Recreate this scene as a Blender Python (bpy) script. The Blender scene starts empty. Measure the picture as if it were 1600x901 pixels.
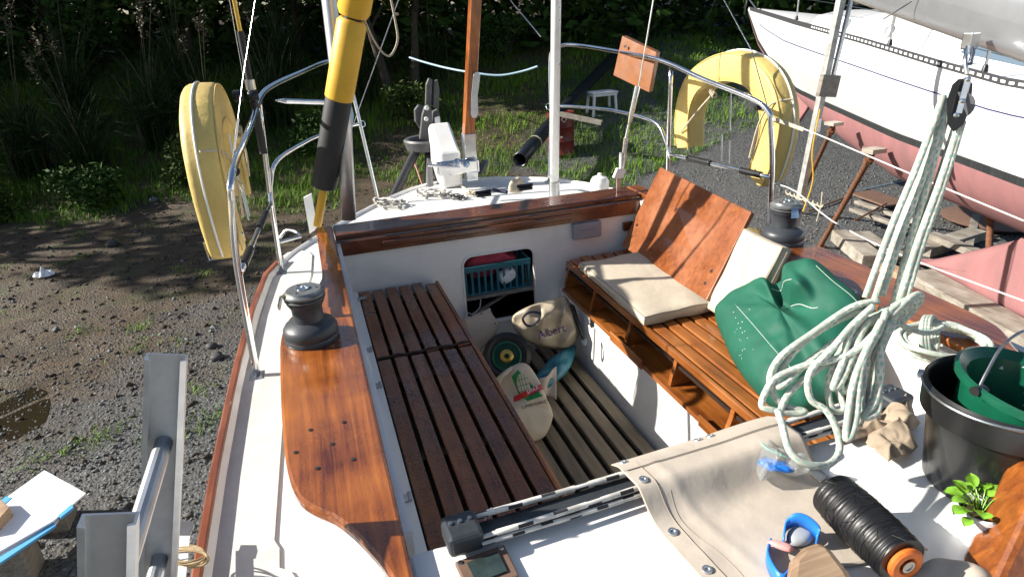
import bpy, math, random
import numpy as np
from mathutils import Vector, Matrix, noise as mnoise
from mathutils.bvhtree import BVHTree
random.seed(7); rng = np.random.default_rng(7)
sc = bpy.context.scene
COL = sc.collection

# ---------------------------------------------------------------- camera
F, CX, CY, HC = 1000.0, 800.0, 450.5, 3.15
def _cd(x, y): return np.array([(x-CX)/F, -(y-CY)/F, -1.0])
def _n(v): return v/np.linalg.norm(v)
_a = _n(_cd(446, 40)); _b = _n(_cd(1446, -10))
_up = _n(np.cross(_b, _a)); _up = _up if _up[1] > 0 else -_up
ROT = np.array([_n(np.cross(_a, _up)), _a, _up])
def P(x, y, z=None, X=None, Y=None, D=None):
    """photo pixel -> world point on a plane z / X / Y, or at depth D along the axis"""
    r = ROT @ _cd(x, y)
    t = (z-HC)/r[2] if z is not None else X/r[0] if X is not None else Y/r[1] if Y is not None else D
    return Vector((r[0]*t, r[1]*t, HC+r[2]*t))
cam = bpy.data.cameras.new('camera'); camo = bpy.data.objects.new('camera', cam); COL.objects.link(camo)
cam.sensor_width = 36; cam.lens = 36*F/1600; cam.clip_start = .02; cam.clip_end = 400
M = Matrix([list(ROT[i])+[0] for i in range(3)]+[[0, 0, 0, 1]]); M.translation = (0, 0, HC)
camo.matrix_world = M; sc.camera = camo

# ---------------------------------------------------------------- sky, sun, exposure
SUN = Vector((-1.0, .32, .62)).normalized()
w = bpy.data.worlds.new('World'); sc.world = w; w.use_nodes = True
nt = w.node_tree; sky = nt.nodes.new('ShaderNodeTexSky'); sky.sky_type = 'NISHITA'; sky.sun_disc = False
sky.sun_elevation = math.asin(SUN.z); sky.sun_rotation = math.atan2(SUN.x, SUN.y) % (2*math.pi)
nt.links.new(sky.outputs[0], nt.nodes['Background'].inputs[0]); nt.nodes['Background'].inputs[1].default_value = .066
sun = bpy.data.lights.new('sun', 'SUN'); sun.energy = 5.0; sun.angle = math.radians(.53); sun.color = (1, .95, .86)
suno = bpy.data.objects.new('sun', sun); COL.objects.link(suno); suno.location = (-10, 2, 12)
suno.rotation_euler = SUN.to_track_quat('Z', 'Y').to_euler()
sc.view_settings.view_transform = 'Standard'; sc.view_settings.look = 'None'
sc.view_settings.exposure = 1.0; sc.view_settings.gamma = 1

# ---------------------------------------------------------------- materials
MATS = {}
def mat(name, col, rough=.5, metal=0, coat=0, spec=.5, var=0, vscale=8, bump=0, bscale=60, bdist=.002, col2=None,
        trans=0, alpha=1, stretch=None, ramp=(.35, .65), sss=0, rand=False):
    m = bpy.data.materials.new(name); m.use_nodes = True; t = m.node_tree; b = t.nodes['Principled BSDF']
    N = t.nodes.new; L = t.links.new
    b.inputs['Base Color'].default_value = (*col, 1); b.inputs['Roughness'].default_value = rough
    b.inputs['Metallic'].default_value = metal; b.inputs['Coat Weight'].default_value = coat; b.inputs['Coat Roughness'].default_value = .06
    b.inputs['Specular IOR Level'].default_value = spec; b.inputs['Transmission Weight'].default_value = trans
    b.inputs['Alpha'].default_value = alpha
    if sss: b.inputs['Subsurface Weight'].default_value = sss; b.inputs['Subsurface Scale'].default_value = .02
    tc = N('ShaderNodeTexCoord'); vec = tc.outputs['Object']
    if rand:
        oi = N('ShaderNodeObjectInfo'); ml = N('ShaderNodeMath'); ml.operation = 'MULTIPLY'; ml.inputs[1].default_value = 37
        L(oi.outputs['Random'], ml.inputs[0]); ad = N('ShaderNodeVectorMath'); L(vec, ad.inputs[0]); L(ml.outputs[0], ad.inputs[1]); vec = ad.outputs[0]
    if stretch:
        mp = N('ShaderNodeMapping'); mp.inputs['Scale'].default_value = stretch; L(vec, mp.inputs[0]); vs = mp.outputs[0]
    else: vs = vec
    if var or col2:
        nz = N('ShaderNodeTexNoise'); nz.inputs['Scale'].default_value = vscale; nz.inputs['Detail'].default_value = 6; nz.inputs['Roughness'].default_value = .65
        L(vs, nz.inputs['Vector'])
        cr = N('ShaderNodeValToRGB'); cr.color_ramp.elements[0].position = ramp[0]; cr.color_ramp.elements[1].position = ramp[1]
        c2 = col2 if col2 else tuple(c*(1-var) for c in col)
        cr.color_ramp.elements[0].color = (*c2, 1); cr.color_ramp.elements[1].color = (*col, 1)
        L(nz.outputs[0], cr.inputs[0]); L(cr.outputs[0], b.inputs['Base Color'])
    if bump:
        nb = N('ShaderNodeTexNoise'); nb.inputs['Scale'].default_value = bscale; nb.inputs['Detail'].default_value = 4; L(vs if stretch else vec, nb.inputs['Vector'])
        bp = N('ShaderNodeBump'); bp.inputs['Strength'].default_value = bump; bp.inputs['Distance'].default_value = bdist
        L(nb.outputs[0], bp.inputs['Height']); L(bp.outputs[0], b.inputs['Normal'])
    MATS[name] = m; return m
def wood(name, axis, c1, c2, c3, rough=.35, coat=.6, drops=0, scale=1.0, worn=0):
    m = bpy.data.materials.new(name); m.use_nodes = True; t = m.node_tree; b = t.nodes['Principled BSDF']; N = t.nodes.new; L = t.links.new
    tc = N('ShaderNodeTexCoord'); oi = N('ShaderNodeObjectInfo'); ml = N('ShaderNodeMath'); ml.operation = 'MULTIPLY'; ml.inputs[1].default_value = 53
    L(oi.outputs['Random'], ml.inputs[0]); ad = N('ShaderNodeVectorMath'); L(tc.outputs['Object'], ad.inputs[0]); L(ml.outputs[0], ad.inputs[1])
    mp = N('ShaderNodeMapping'); s = [26*scale]*3; s['XYZ'.index(axis)] = 1.3*scale; mp.inputs['Scale'].default_value = s; L(ad.outputs[0], mp.inputs[0])
    n1 = N('ShaderNodeTexNoise'); n1.inputs['Scale'].default_value = 1.6; n1.inputs['Detail'].default_value = 8; n1.inputs['Roughness'].default_value = .7; n1.inputs['Distortion'].default_value = .6
    L(mp.outputs[0], n1.inputs['Vector'])
    n2 = N('ShaderNodeTexNoise'); n2.inputs['Scale'].default_value = 5; n2.inputs['Detail'].default_value = 3; L(ad.outputs[0], n2.inputs['Vector'])
    mx = N('ShaderNodeMix'); mx.inputs[0].default_value = .42; L(n1.outputs[0], mx.inputs[2]); L(n2.outputs[0], mx.inputs[3])
    cr = N('ShaderNodeValToRGB'); e = cr.color_ramp.elements; e[0].position = .36; e[0].color = (*c1, 1); e[1].position = .66; e[1].color = (*c3, 1)
    k = e.new(.51); k.color = (*c2, 1); L(mx.outputs[0], cr.inputs[0])
    # per-plank tone
    hs = N('ShaderNodeHueSaturation'); mr = N('ShaderNodeMapRange'); mr.inputs['To Min'].default_value = .78; mr.inputs['To Max'].default_value = 1.15
    L(oi.outputs['Random'], mr.inputs[0]); L(mr.outputs[0], hs.inputs['Value']); L(cr.outputs[0], hs.inputs['Color']); L(hs.outputs[0], b.inputs['Base Color'])
    b.inputs['Coat Weight'].default_value = coat; b.inputs['Coat Roughness'].default_value = .08
    rr = N('ShaderNodeMapRange'); rr.inputs['From Min'].default_value = .35; rr.inputs['From Max'].default_value = .65
    rr.inputs['To Min'].default_value = rough*.7; rr.inputs['To Max'].default_value = min(1, rough*1.5); L(n2.outputs[0], rr.inputs[0]); L(rr.outputs[0], b.inputs['Roughness'])
    bp = N('ShaderNodeBump'); bp.inputs['Strength'].default_value = .25; bp.inputs['Distance'].default_value = .001; L(n1.outputs[0], bp.inputs['Height'])
    nrm = bp.outputs[0]
    if drops:
        vo = N('ShaderNodeTexVoronoi'); vo.inputs['Scale'].default_value = 95; vo.feature = 'SMOOTH_F1'; vo.inputs['Smoothness'].default_value = .35
        n3 = N('ShaderNodeTexNoise'); n3.inputs['Scale'].default_value = 9; n3.inputs['Detail'].default_value = 2; L(tc.outputs['Object'], n3.inputs['Vector'])
        L(ad.outputs[0], vo.inputs['Vector']); r2 = N('ShaderNodeValToRGB'); r2.color_ramp.elements[0].position = .30; r2.color_ramp.elements[0].color = (1, 1, 1, 1)
        r2.color_ramp.elements[1].position = .46; r2.color_ramp.elements[1].color = (0, 0, 0, 1); L(vo.outputs['Distance'], r2.inputs[0])
        mm = N('ShaderNodeMath'); mm.operation = 'MULTIPLY'; r3 = N('ShaderNodeValToRGB'); r3.color_ramp.elements[0].position = .4; r3.color_ramp.elements[1].position = .55
        L(n3.outputs[0], r3.inputs[0]); L(r2.outputs[0], mm.inputs[0]); L(r3.outputs[0], mm.inputs[1])
        b2 = N('ShaderNodeBump'); b2.inputs['Strength'].default_value = drops; b2.inputs['Distance'].default_value = .003; L(mm.outputs[0], b2.inputs['Height']); L(nrm, b2.inputs['Normal'])
        nrm = b2.outputs[0]; L(nrm, b.inputs['Coat Normal'])
    L(nrm, b.inputs['Normal'])
    MATS[name] = m; return m
def ropemat(name, c1, c2, a=1.1, bb=7, bias=-.45, rough=.75):
    m = bpy.data.materials.new(name); m.use_nodes = True; t = m.node_tree; b = t.nodes['Principled BSDF']; N = t.nodes.new; L = t.links.new
    uv = N('ShaderNodeUVMap'); mp = N('ShaderNodeMapping'); mp.inputs['Scale'].default_value = (bb, a, 1); mp.inputs['Rotation'].default_value = (0, 0, .12); L(uv.outputs[0], mp.inputs[0])
    sp_ = N('ShaderNodeSeparateXYZ'); L(uv.outputs[0], sp_.inputs[0])
    def mth(op, x, y=None):
        k = N('ShaderNodeMath'); k.operation = op
        for i, q in enumerate((x, y)):
            if q is None: continue
            if isinstance(q, (int, float)): k.inputs[i].default_value = q
            else: L(q, k.inputs[i])
        return k.outputs[0]
    vv_ = mth('MULTIPLY', sp_.outputs[1], a); row = mth('FLOOR', vv_); fr = mth('FRACT', vv_)
    u_ = mth('FRACT', mth('ADD', mth('MULTIPLY', sp_.outputs[0], bb), mth('MULTIPLY', row, .37)))
    mk = mth('MULTIPLY', mth('LESS_THAN', fr, bias), mth('LESS_THAN', u_, .5))
    mxc = N('ShaderNodeMix'); mxc.data_type = 'RGBA'; L(mk, mxc.inputs[0]); mxc.inputs[7].default_value = (*c2, 1)
    dn = N('ShaderNodeTexNoise'); dn.inputs['Scale'].default_value = 25; tcx = N('ShaderNodeTexCoord'); L(tcx.outputs['Object'], dn.inputs[0]); dr_ = N('ShaderNodeValToRGB'); dr_.color_ramp.elements[0].position = .35; dr_.color_ramp.elements[0].color = (*[c*.62 for c in c1], 1); dr_.color_ramp.elements[1].position = .6; dr_.color_ramp.elements[1].color = (*c1, 1)
    L(dn.outputs[0], dr_.inputs[0]); L(dr_.outputs[0], mxc.inputs[6]); L(mxc.outputs[2], b.inputs['Base Color']); b.inputs['Roughness'].default_value = rough
    wv = N('ShaderNodeTexWave'); wv.inputs['Scale'].default_value = 3; mq = N('ShaderNodeMapping'); mq.inputs['Scale'].default_value = (2, 2, 1); mq.inputs['Rotation'].default_value = (0, 0, .7)
    L(uv.outputs[0], mq.inputs[0]); L(mq.outputs[0], wv.inputs[0])
    bp = N('ShaderNodeBump'); bp.inputs['Strength'].default_value = .5; bp.inputs['Distance'].default_value = .001; L(wv.outputs[0], bp.inputs['Height']); L(bp.outputs[0], b.inputs['Normal'])
    MATS[name] = m; return m
mat('white', (.80, .79, .76), .28, coat=.3, var=.12, vscale=5, ramp=(.25, .5), bump=.05, bscale=9, bdist=.004)
mat('nonskid', (.64, .63, .59), .75, var=.18, vscale=7, bump=.45, bscale=420, bdist=.0015)
mat('whitepost', (.82, .82, .80), .3, var=.12, vscale=14)
T1, T2, T3 = (.075, .016, .005), (.24, .068, .012), (.42, .135, .022)
wood('varnY', 'Y', T1, T2, T3, .28, .8, drops=.12)
wood('varnX', 'X', (.05, .012, .005), (.13, .034, .009), (.22, .065, .014), .28, .8, drops=.1)
wood('varnZ', 'Z', T1, T2, T3, .3, .7)
wood('lidwood', 'X', (.13, .036, .010), (.23, .070, .019), (.32, .105, .028), .35, .4)
wood('padwood', 'X', (.17, .045, .006), (.25, .075, .008), (.32, .10, .012), .5, .1)
wood('slatwet', 'Y', (.095, .029, .009), (.195, .062, .017), (.30, .10, .028), .35, .28, drops=.9)
wood('slatdry', 'Y', (.12, .033, .008), (.27, .085, .016), (.42, .15, .03), .35, .5)
wood('floorteak', 'Y', (.085, .068, .045), (.17, .135, .09), (.27, .215, .15), .75, 0)
wood('caprail', 'Y', (.13, .035, .015), (.22, .06, .022), (.30, .09, .03), .5, .2)
wood('greytimber', 'Y', (.14, .12, .095), (.27, .24, .20), (.40, .37, .32), .85, 0)
wood('blockwood', 'X', (.22, .13, .07), (.36, .24, .15), (.48, .35, .23), .7, 0, scale=2)
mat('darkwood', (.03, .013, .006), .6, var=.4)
mat('chrome', (.78, .79, .80), .14, 1, var=.12, vscale=25)
mat('steel', (.52, .53, .54), .32, 1, var=.3, vscale=20)
mat('alu', (.56, .58, .60), .42, .9, var=.22, vscale=12, bump=.08, bscale=30)
mat('boomalu', (.62, .64, .67), .34, .8, var=.10, vscale=14)
mat('galv', (.42, .42, .40), .6, .6, var=.4, vscale=15)
mat('rust', (.23, .10, .05), .85, .2, var=.55, vscale=25, bump=.4, bscale=60)
mat('winch', (.045, .05, .058), .42, 0, var=.2, vscale=20, bump=.06, bscale=200)
mat('winchgrey', (.20, .21, .21), .4, .4, var=.25, vscale=30)
mat('black', (.012, .012, .013), .4, var=.3, vscale=30)
mat('blackfoam', (.022, .024, .027), .6, var=.25, vscale=15)
mat('dkgrey', (.10, .10, .105), .5, var=.25, vscale=14)
mat('travgrey', (.055, .062, .07), .4, .3, var=.3, vscale=30)
mat('yellowfoam', (.74, .43, .03), .5, var=.15, vscale=9)
mat('vinyl', (.72, .53, .17), .55, var=.24, vscale=4, bump=.4, bscale=11, bdist=.02, sss=.05)
mat('cord', (.55, .48, .36), .8, var=.3, vscale=60)
mat('whitecord', (.78, .77, .72), .7, var=.2, vscale=60)
mat('twine', (.42, .30, .16), .85, var=.4, vscale=90)
mat('zip', (.8, .8, .78), .6)
mat('cushion', (.52, .45, .35), .85, var=.16, vscale=6, bump=.35, bscale=22, bdist=.008)
mat('piping', (.30, .25, .19), .85)
mat('greencanvas', (.003, .098, .057), .72, var=.25, vscale=7, bump=.3, bscale=260, bdist=.0008)
mat('stitch', (.55, .62, .55), .8)
mat('tan', (.52, .45, .37), .85, var=.25, vscale=6, bump=.5, bscale=14, bdist=.006, ramp=(.3, .7))
mat('tanback', (.33, .27, .21), .85, var=.3)
mat('greenplastic', (.006, .105, .055), .32, var=.35, vscale=9)
mat('blackplastic', (.018, .019, .020), .3, var=.5, vscale=7)
mat('soil', (.03, .02, .013), .95)
mat('basil', (.20, .42, .035), .4, var=.3, vscale=60, sss=.15)
mat('thread', (.006, .006, .007), .42)
mat('orange', (.72, .16, .02), .6, var=.3, vscale=60)
mat('blueplastic', (.02, .20, .72), .35, var=.2, vscale=20)
mat('greyplastic', (.38, .40, .42), .5, var=.2)
mat('pinkplastic', (.70, .33, .30), .4)
mat('clearbag', (.82, .86, .86), .18, trans=.75, alpha=.6, bump=.6, bscale=30, bdist=.01)
mat('bluegreen', (.25, .65, .45), .4)
mat('tote', (.60, .52, .40), .85, var=.18, vscale=9, bump=.4, bscale=16, bdist=.01)
mat('printgreen', (.0, .20, .05), .6); mat('printred', (.50, .01, .012), .6); mat('printdark', (.02, .012, .03), .6); mat('printpurple', (.07, .02, .12), .5)
mat('plasticbag', (.42, .35, .25), .38, var=.25, vscale=9, bump=.6, bscale=16, bdist=.012)
mat('teal', (.02, .16, .22), .55, var=.3); mat('pinkcloth', (.45, .06, .11), .9, var=.4, vscale=12)
mat('navy', (.015, .02, .05), .8, var=.4); mat('brass', (.6, .4, .1), .35, .9)
mat('panelgrey', (.30, .30, .34), .5, var=.15); mat('panelgrey2', (.24, .24, .28), .5)
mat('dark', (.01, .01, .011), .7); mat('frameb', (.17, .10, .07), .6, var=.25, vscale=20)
mat('glass', (.04, .06, .055), .06, coat=.5, var=.5, vscale=20)
mat('reddrum', (.17, .012, .010), .5, var=.45, vscale=5); mat('bluedrum', (.03, .08, .19), .45, var=.3)
mat('whiteplastic', (.75, .76, .78), .4, var=.15); mat('labelwhite', (.75, .75, .68), .6, var=.2)
mat('pipe', (.014, .016, .021), .33, var=.3); mat('hose', (.28, .42, .50), .5)
mat('board', (.80, .82, .86), .4, var=.07, vscale=4); mat('boardblue', (.10, .38, .72), .5)
mat('hullwhite', (.82, .82, .82), .3, coat=.3, var=.14, vscale=4, stretch=(2.2, 2.2, .25), ramp=(.28, .5))
mat('boot', (.03, .033, .035), .5, var=.5, vscale=9, stretch=(4, 4, .4))
mat('antifoul', (.32, .14, .14), .75, var=.28, vscale=2.5, stretch=(1.5, 1.5, .5), col2=(.25, .12, .12))
mat('alutoe', (.05, .05, .055), .5); mat('stripe', (.03, .03, .12), .5)
mat('glassblue', (.10, .14, .18), .1, coat=.4)
mat('tarp', (.012, .03, .085), .3, var=.5, vscale=3, bump=.4, bscale=5, bdist=.03)
mat('concrete', (.27, .26, .24), .9, var=.35, vscale=1.3)
mat('leather', (.36, .28, .20), .85, var=.3, vscale=16, bump=.5, bscale=18, bdist=.01)
mat('leaf_a', (.05, .10, .018), .7, spec=.12, col2=(.022, .05, .010), vscale=1.6); mat('leaf_b', (.075, .115, .022), .7, spec=.12, col2=(.03, .05, .012), vscale=2.2)
mat('flaxleaf', (.042, .070, .020), .7, spec=.12, col2=(.014, .030, .009), vscale=1.1); mat('dryleaf', (.12, .095, .05), .8, var=.4, vscale=3)
mat('bark', (.075, .058, .042), .95, var=.45, vscale=10, bump=.6, bscale=12, bdist=.02)
mat('grass', (.16, .30, .02), .65, spec=.15, col2=(.065, .14, .012), vscale=.9)
mat('stonegrey', (.17, .17, .165), .75, col2=(.055, .06, .064), vscale=26); mat('stonedark', (.045, .045, .048), .7, var=.4, vscale=9)
mat('puddle', (.028, .021, .012), .05, coat=1); mat('litter', (.75, .76, .78), .6)
ropemat('ropegreen', (.67, .64, .55), (.27, .43, .35), a=3.0, bb=5, bias=.6); ropemat('ropeblack', (.72, .69, .63), (.025, .025, .03), a=.5, bb=2, bias=.42)

# ---------------------------------------------------------------- object helpers
ORG = {}
def V(*a): return Vector(a)
class MB:
    def __init__(s): s.v = []; s.f = []; s.uv = {}
    def box(s, c, size, rot=None):
        c = Vector(c); hx, hy, hz = [d/2 for d in size]; i = len(s.v)
        for x, y, z in ((-hx,-hy,-hz),(hx,-hy,-hz),(hx,hy,-hz),(-hx,hy,-hz),(-hx,-hy,hz),(hx,-hy,hz),(hx,hy,hz),(-hx,hy,hz)):
            p = Vector((x, y, z)); s.v.append(c+(rot @ p if rot else p))
        for q in ((0,3,2,1),(4,5,6,7),(0,1,5,4),(1,2,6,5),(2,3,7,6),(3,0,4,7)): s.f.append([i+k for k in q])
        return s
    def b2(s, x0, x1, y0, y1, z0, z1): return s.box(((x0+x1)/2, (y0+y1)/2, (z0+z1)/2), (x1-x0, y1-y0, z1-z0))
    def prism(s, pts, off):
        pts = [Vector(p) for p in pts]; off = Vector(off); n = len(pts); i = len(s.v)
        nr = Vector((0, 0, 0))
        for k in range(n): nr += (pts[k]-pts[0]).cross(pts[(k+1) % n]-pts[0])
        if nr.dot(off) < 0: pts.reverse()
        s.v += pts+[p+off for p in pts]
        s.f.append(list(range(i+n-1, i-1, -1))); s.f.append(list(range(i+n, i+2*n)))
        for k in range(n): s.f.append([i+k, i+(k+1) % n, i+n+(k+1) % n, i+n+k])
        return s
    def beam(s, a, b, wd, th, side=None):
        a, b = Vector(a), Vector(b); d = (b-a); u = d.normalized(); side = Vector(side) if side else (V(0,0,1) if abs(u.z) < .9 else V(0,1,0))
        q = u.cross(side).normalized(); r = q.cross(u).normalized(); rot = Matrix((q, u, r)).transposed()
        return s.box((a+b)/2, (wd, d.length, th), rot)
    def tube(s, path, r, n=10, closed=False, smooth=0, caps=True):
        pts = [Vector(p) for p in path]
        if smooth: pts = cr(pts, smooth, closed)
        m = len(pts); rr = r if isinstance(r, (list, tuple)) else [r]*m
        if len(rr) != m: rr = [np.interp(k/(m-1), np.linspace(0, 1, len(rr)), rr) for k in range(m)]
        i = len(s.v); tp = None; L = 0
        for k in range(m):
            a = pts[k-1] if (k > 0 or closed) else pts[k]; b = pts[(k+1) % m] if (k < m-1 or closed) else pts[k]
            t = (b-a).normalized() if (b-a).length > 1e-9 else V(0,0,1)
            if tp is None: up = V(0,0,1) if abs(t.z) < .9 else V(1,0,0); nn = t.cross(up).normalized()
            else:
                nn = nn-t*nn.dot(t); nn = nn.normalized() if nn.length > 1e-6 else t.orthogonal().normalized()
            bb = t.cross(nn); tp = t
            for j in range(n):
                al = 2*math.pi*j/n; s.v.append(pts[k]+(nn*math.cos(al)+bb*math.sin(al))*rr[k])
        for k in range(m if closed else m-1):
            k2 = (k+1) % m; dl = (pts[k2]-pts[k]).length; cc = 2*math.pi*max(rr[k], 1e-4)
            for j in range(n):
                j2 = (j+1) % n; s.uv[len(s.f)] = [(j/n, L/cc), ((j+1)/n, L/cc), ((j+1)/n, (L+dl)/cc), (j/n, (L+dl)/cc)]
                s.f.append([i+k*n+j, i+k*n+j2, i+k2*n+j2, i+k2*n+j])
            L += dl
        if caps and not closed:
            s.f.append([i+j for j in range(n)][::-1]); s.f.append([i+(m-1)*n+j for j in range(n)])
        return s
    def lathe(s, prof, n=24, mtx=None):
        i = len(s.v); m = len(prof); mtx = mtx or Matrix.Identity(4)
        for r, z in prof:
            for j in range(n): al = 2*math.pi*j/n; s.v.append(mtx @ Vector((r*math.cos(al), r*math.sin(al), z)))
        for k in range(m-1):
            for j in range(n):
                j2 = (j+1) % n; s.f.append([i+k*n+j, i+k*n+j2, i+(k+1)*n+j2, i+(k+1)*n+j])
        if prof[0][0] > 1e-5: s.f.append([i+j for j in range(n)][::-1])
        if prof[-1][0] > 1e-5: s.f.append([i+(m-1)*n+j for j in range(n)])
        return s
    def grid(s, rows, flip=False):
        i = len(s.v); m = len(rows); n = len(rows[0])
        for r in rows: s.v += [Vector(p) for p in r]
        for a in range(m-1):
            for b in range(n-1):
                q = [i+a*n+b, i+a*n+b+1, i+(a+1)*n+b+1, i+(a+1)*n+b]; s.f.append(q[::-1] if flip else q)
        return s
    def pillow(s, outline, n, hf, hb, rings=9, sub=6, amp=0, fs=8, p=2.4, seed=0, fold=0):
        """closed stuffed shape from a 3D outline: front height hf, back height hb along normal n"""
        pts = cr([Vector(q) for q in outline], sub, True); n = Vector(n).normalized(); c = sum(pts, Vector())/len(pts); N = len(pts)
        i = len(s.v); idx = {}
        for side, h in ((0, hf), (1, -hb)):
            for k in range(rings+1):
                sc_ = 1-k/rings; q = (1-sc_**p)**.5
                for j in range(N):
                    if side == 1 and k == 0: idx[side, k, j] = idx[0, 0, j]; continue
                    if k == rings and j > 0: idx[side, k, j] = idx[side, k, 0]; continue
                    pt = c+(pts[j]-c)*sc_
                    e = h*q
                    if side == 0:
                        w_ = pt*fs+Vector((seed*3.1, seed*1.7, 0)); e += amp*mnoise.noise(w_)*(.25+q)
                        if fold: e -= fold*abs(mnoise.noise(pt*fs*.6+Vector((9+seed, 0, 4))))**.6*q
                    idx[side, k, j] = len(s.v); s.v.append(pt+n*e)
        nr = sum(((pts[j]-c).cross(pts[(j+1) % N]-c) for j in range(N)), Vector())
        pos = nr.dot(n) > 0
        for side in (0, 1):
            for k in range(rings):
                for j in range(N):
                    j2 = (j+1) % N; q = [idx[side,k,j], idx[side,k,j2], idx[side,k+1,j2], idx[side,k+1,j]]
                    q2 = []
                    for a in q:
                        if a not in q2: q2.append(a)
                    if len(q2) < 3: continue
                    if (side == 0) != pos: q2.reverse()
                    s.f.append(q2)
        return s
    def build(s, name, m, parent=None, smooth=False, bevel=0, label=None, org=None, ang=None):
        vs = np.array([list(v) for v in s.v]); 
        if org is None: org = Vector(((vs.min(0)+vs.max(0))/2).tolist())
        else: org = Vector(org)
        me = bpy.data.meshes.new(name); me.from_pydata([tuple(Vector(v)-org) for v in s.v], [], s.f)
        if s.uv:
            ul = me.uv_layers.new(name='UVMap')
            for fi, uvs in s.uv.items():
                for li, u in zip(me.polygons[fi].loop_indices, uvs): ul.data[li].uv = u
        return link(name, me, m, parent, org, smooth, bevel, label, ang)
def link(name, me, m, parent, org, smooth=False, bevel=0, label=None, ang=None):
    if m: me.materials.append(MATS[m] if isinstance(m, str) else m)
    if smooth:
        for p_ in me.polygons: p_.use_smooth = True
        if smooth != 'all':
            try: me.set_sharp_from_angle(angle=math.radians(ang or 40))
            except Exception: pass
    o = bpy.data.objects.new(name, me); COL.objects.link(o); org = Vector(org); ORG[o.name] = org
    if parent: o.parent = parent; o.location = org-ORG[parent.name]
    else: o.location = org
    if bevel:
        b = o.modifiers.new('bevel', 'BEVEL'); b.width = bevel; b.segments = 2; b.limit_method = 'ANGLE'; b.angle_limit = math.radians(50)
    if label: o['label'] = label
    return o
def cr(pts, sub=6, closed=False):
    n = len(pts); out = []
    for i in range(n if closed else n-1):
        p0 = pts[(i-1) % n] if (closed or i > 0) else pts[0]; p1 = pts[i]; p2 = pts[(i+1) % n]; p3 = pts[(i+2) % n] if (closed or i < n-2) else pts[-1]
        for k in range(sub):
            t = k/sub; out.append(.5*((2*p1)+(p2-p0)*t+(2*p0-5*p1+4*p2-p3)*t*t+(3*p1-p0-3*p2+p3)*t**3))
    if not closed: out.append(Vector(pts[-1]))
    return out
def tag(o, label, cat, group=None):
    o['label'] = label; o['category'] = cat
    if group: o['group'] = group
    return o
def thing(name, label, cat, loc, group=None):
    o = bpy.data.objects.new(name, None); COL.objects.link(o); o.location = loc; o.empty_display_size = .1; ORG[o.name] = Vector(loc); return tag(o, label, cat, group)
def copy_to(o, off, parent=None, rotz=None):
    c = o.copy(); COL.objects.link(c); p = parent or o.parent; c.parent = p
    ORG[c.name] = ORG[o.name]+Vector(off); c.location = ORG[c.name]-(ORG[p.name] if p else Vector()); return c
def struct(o, kind='structure'): o['kind'] = kind; return o
def textmesh(s, size):
    cu = bpy.data.curves.new('t', 'FONT'); cu.body = s; cu.size = size; cu.align_x = 'CENTER'; o = bpy.data.objects.new('t', cu)
    dg = bpy.context.evaluated_depsgraph_get(); COL.objects.link(o); dg.update(); me = bpy.data.meshes.new_from_object(o.evaluated_get(dg))
    bpy.data.objects.remove(o); return me
def decal(name, vs, fs, target, o, u, v, n, m, parent, lift=.0025):
    """lay flat 2D print (vs, fs) onto a mesh: ray-cast each point along -n from the plane o,u,v"""
    t = BVHTree.FromPolygons([v_.co+ORG[target.name] for v_ in target.data.vertices], [list(p_.vertices) for p_ in target.data.polygons])
    u, v, n = Vector(u), Vector(v), Vector(n).normalized(); mb = MB()
    for x, y in vs:
        p_ = Vector(o)+u*x+v*y; h = t.ray_cast(p_+n*.4, -n)[0]; mb.v.append((h if h else p_)+n*lift)
    mb.f = [list(f) for f in fs]; return mb.build(name, m, parent)
def poly2(pts, sub=6):
    """finely split polygon fan as print shape"""
    c = np.mean(pts, 0); vs = []; fs = []; n = len(pts)
    dense = []
    for i in range(n):
        a, b = np.array(pts[i]), np.array(pts[(i+1) % n])
        for k in range(sub): dense.append(a+(b-a)*k/sub)
    N = len(dense); R_ = 5
    for k in range(R_):
        for d in dense: vs.append(tuple(c+(d-c)*(1-k/R_)))
    vs.append(tuple(c))
    for k in range(R_-1):
        for j in range(N): fs.append([k*N+j, k*N+(j+1) % N, (k+1)*N+(j+1) % N, (k+1)*N+j])
    for j in range(N): fs.append([(R_-1)*N+j, (R_-1)*N+(j+1) % N, R_*N])
    return vs, fs

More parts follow.
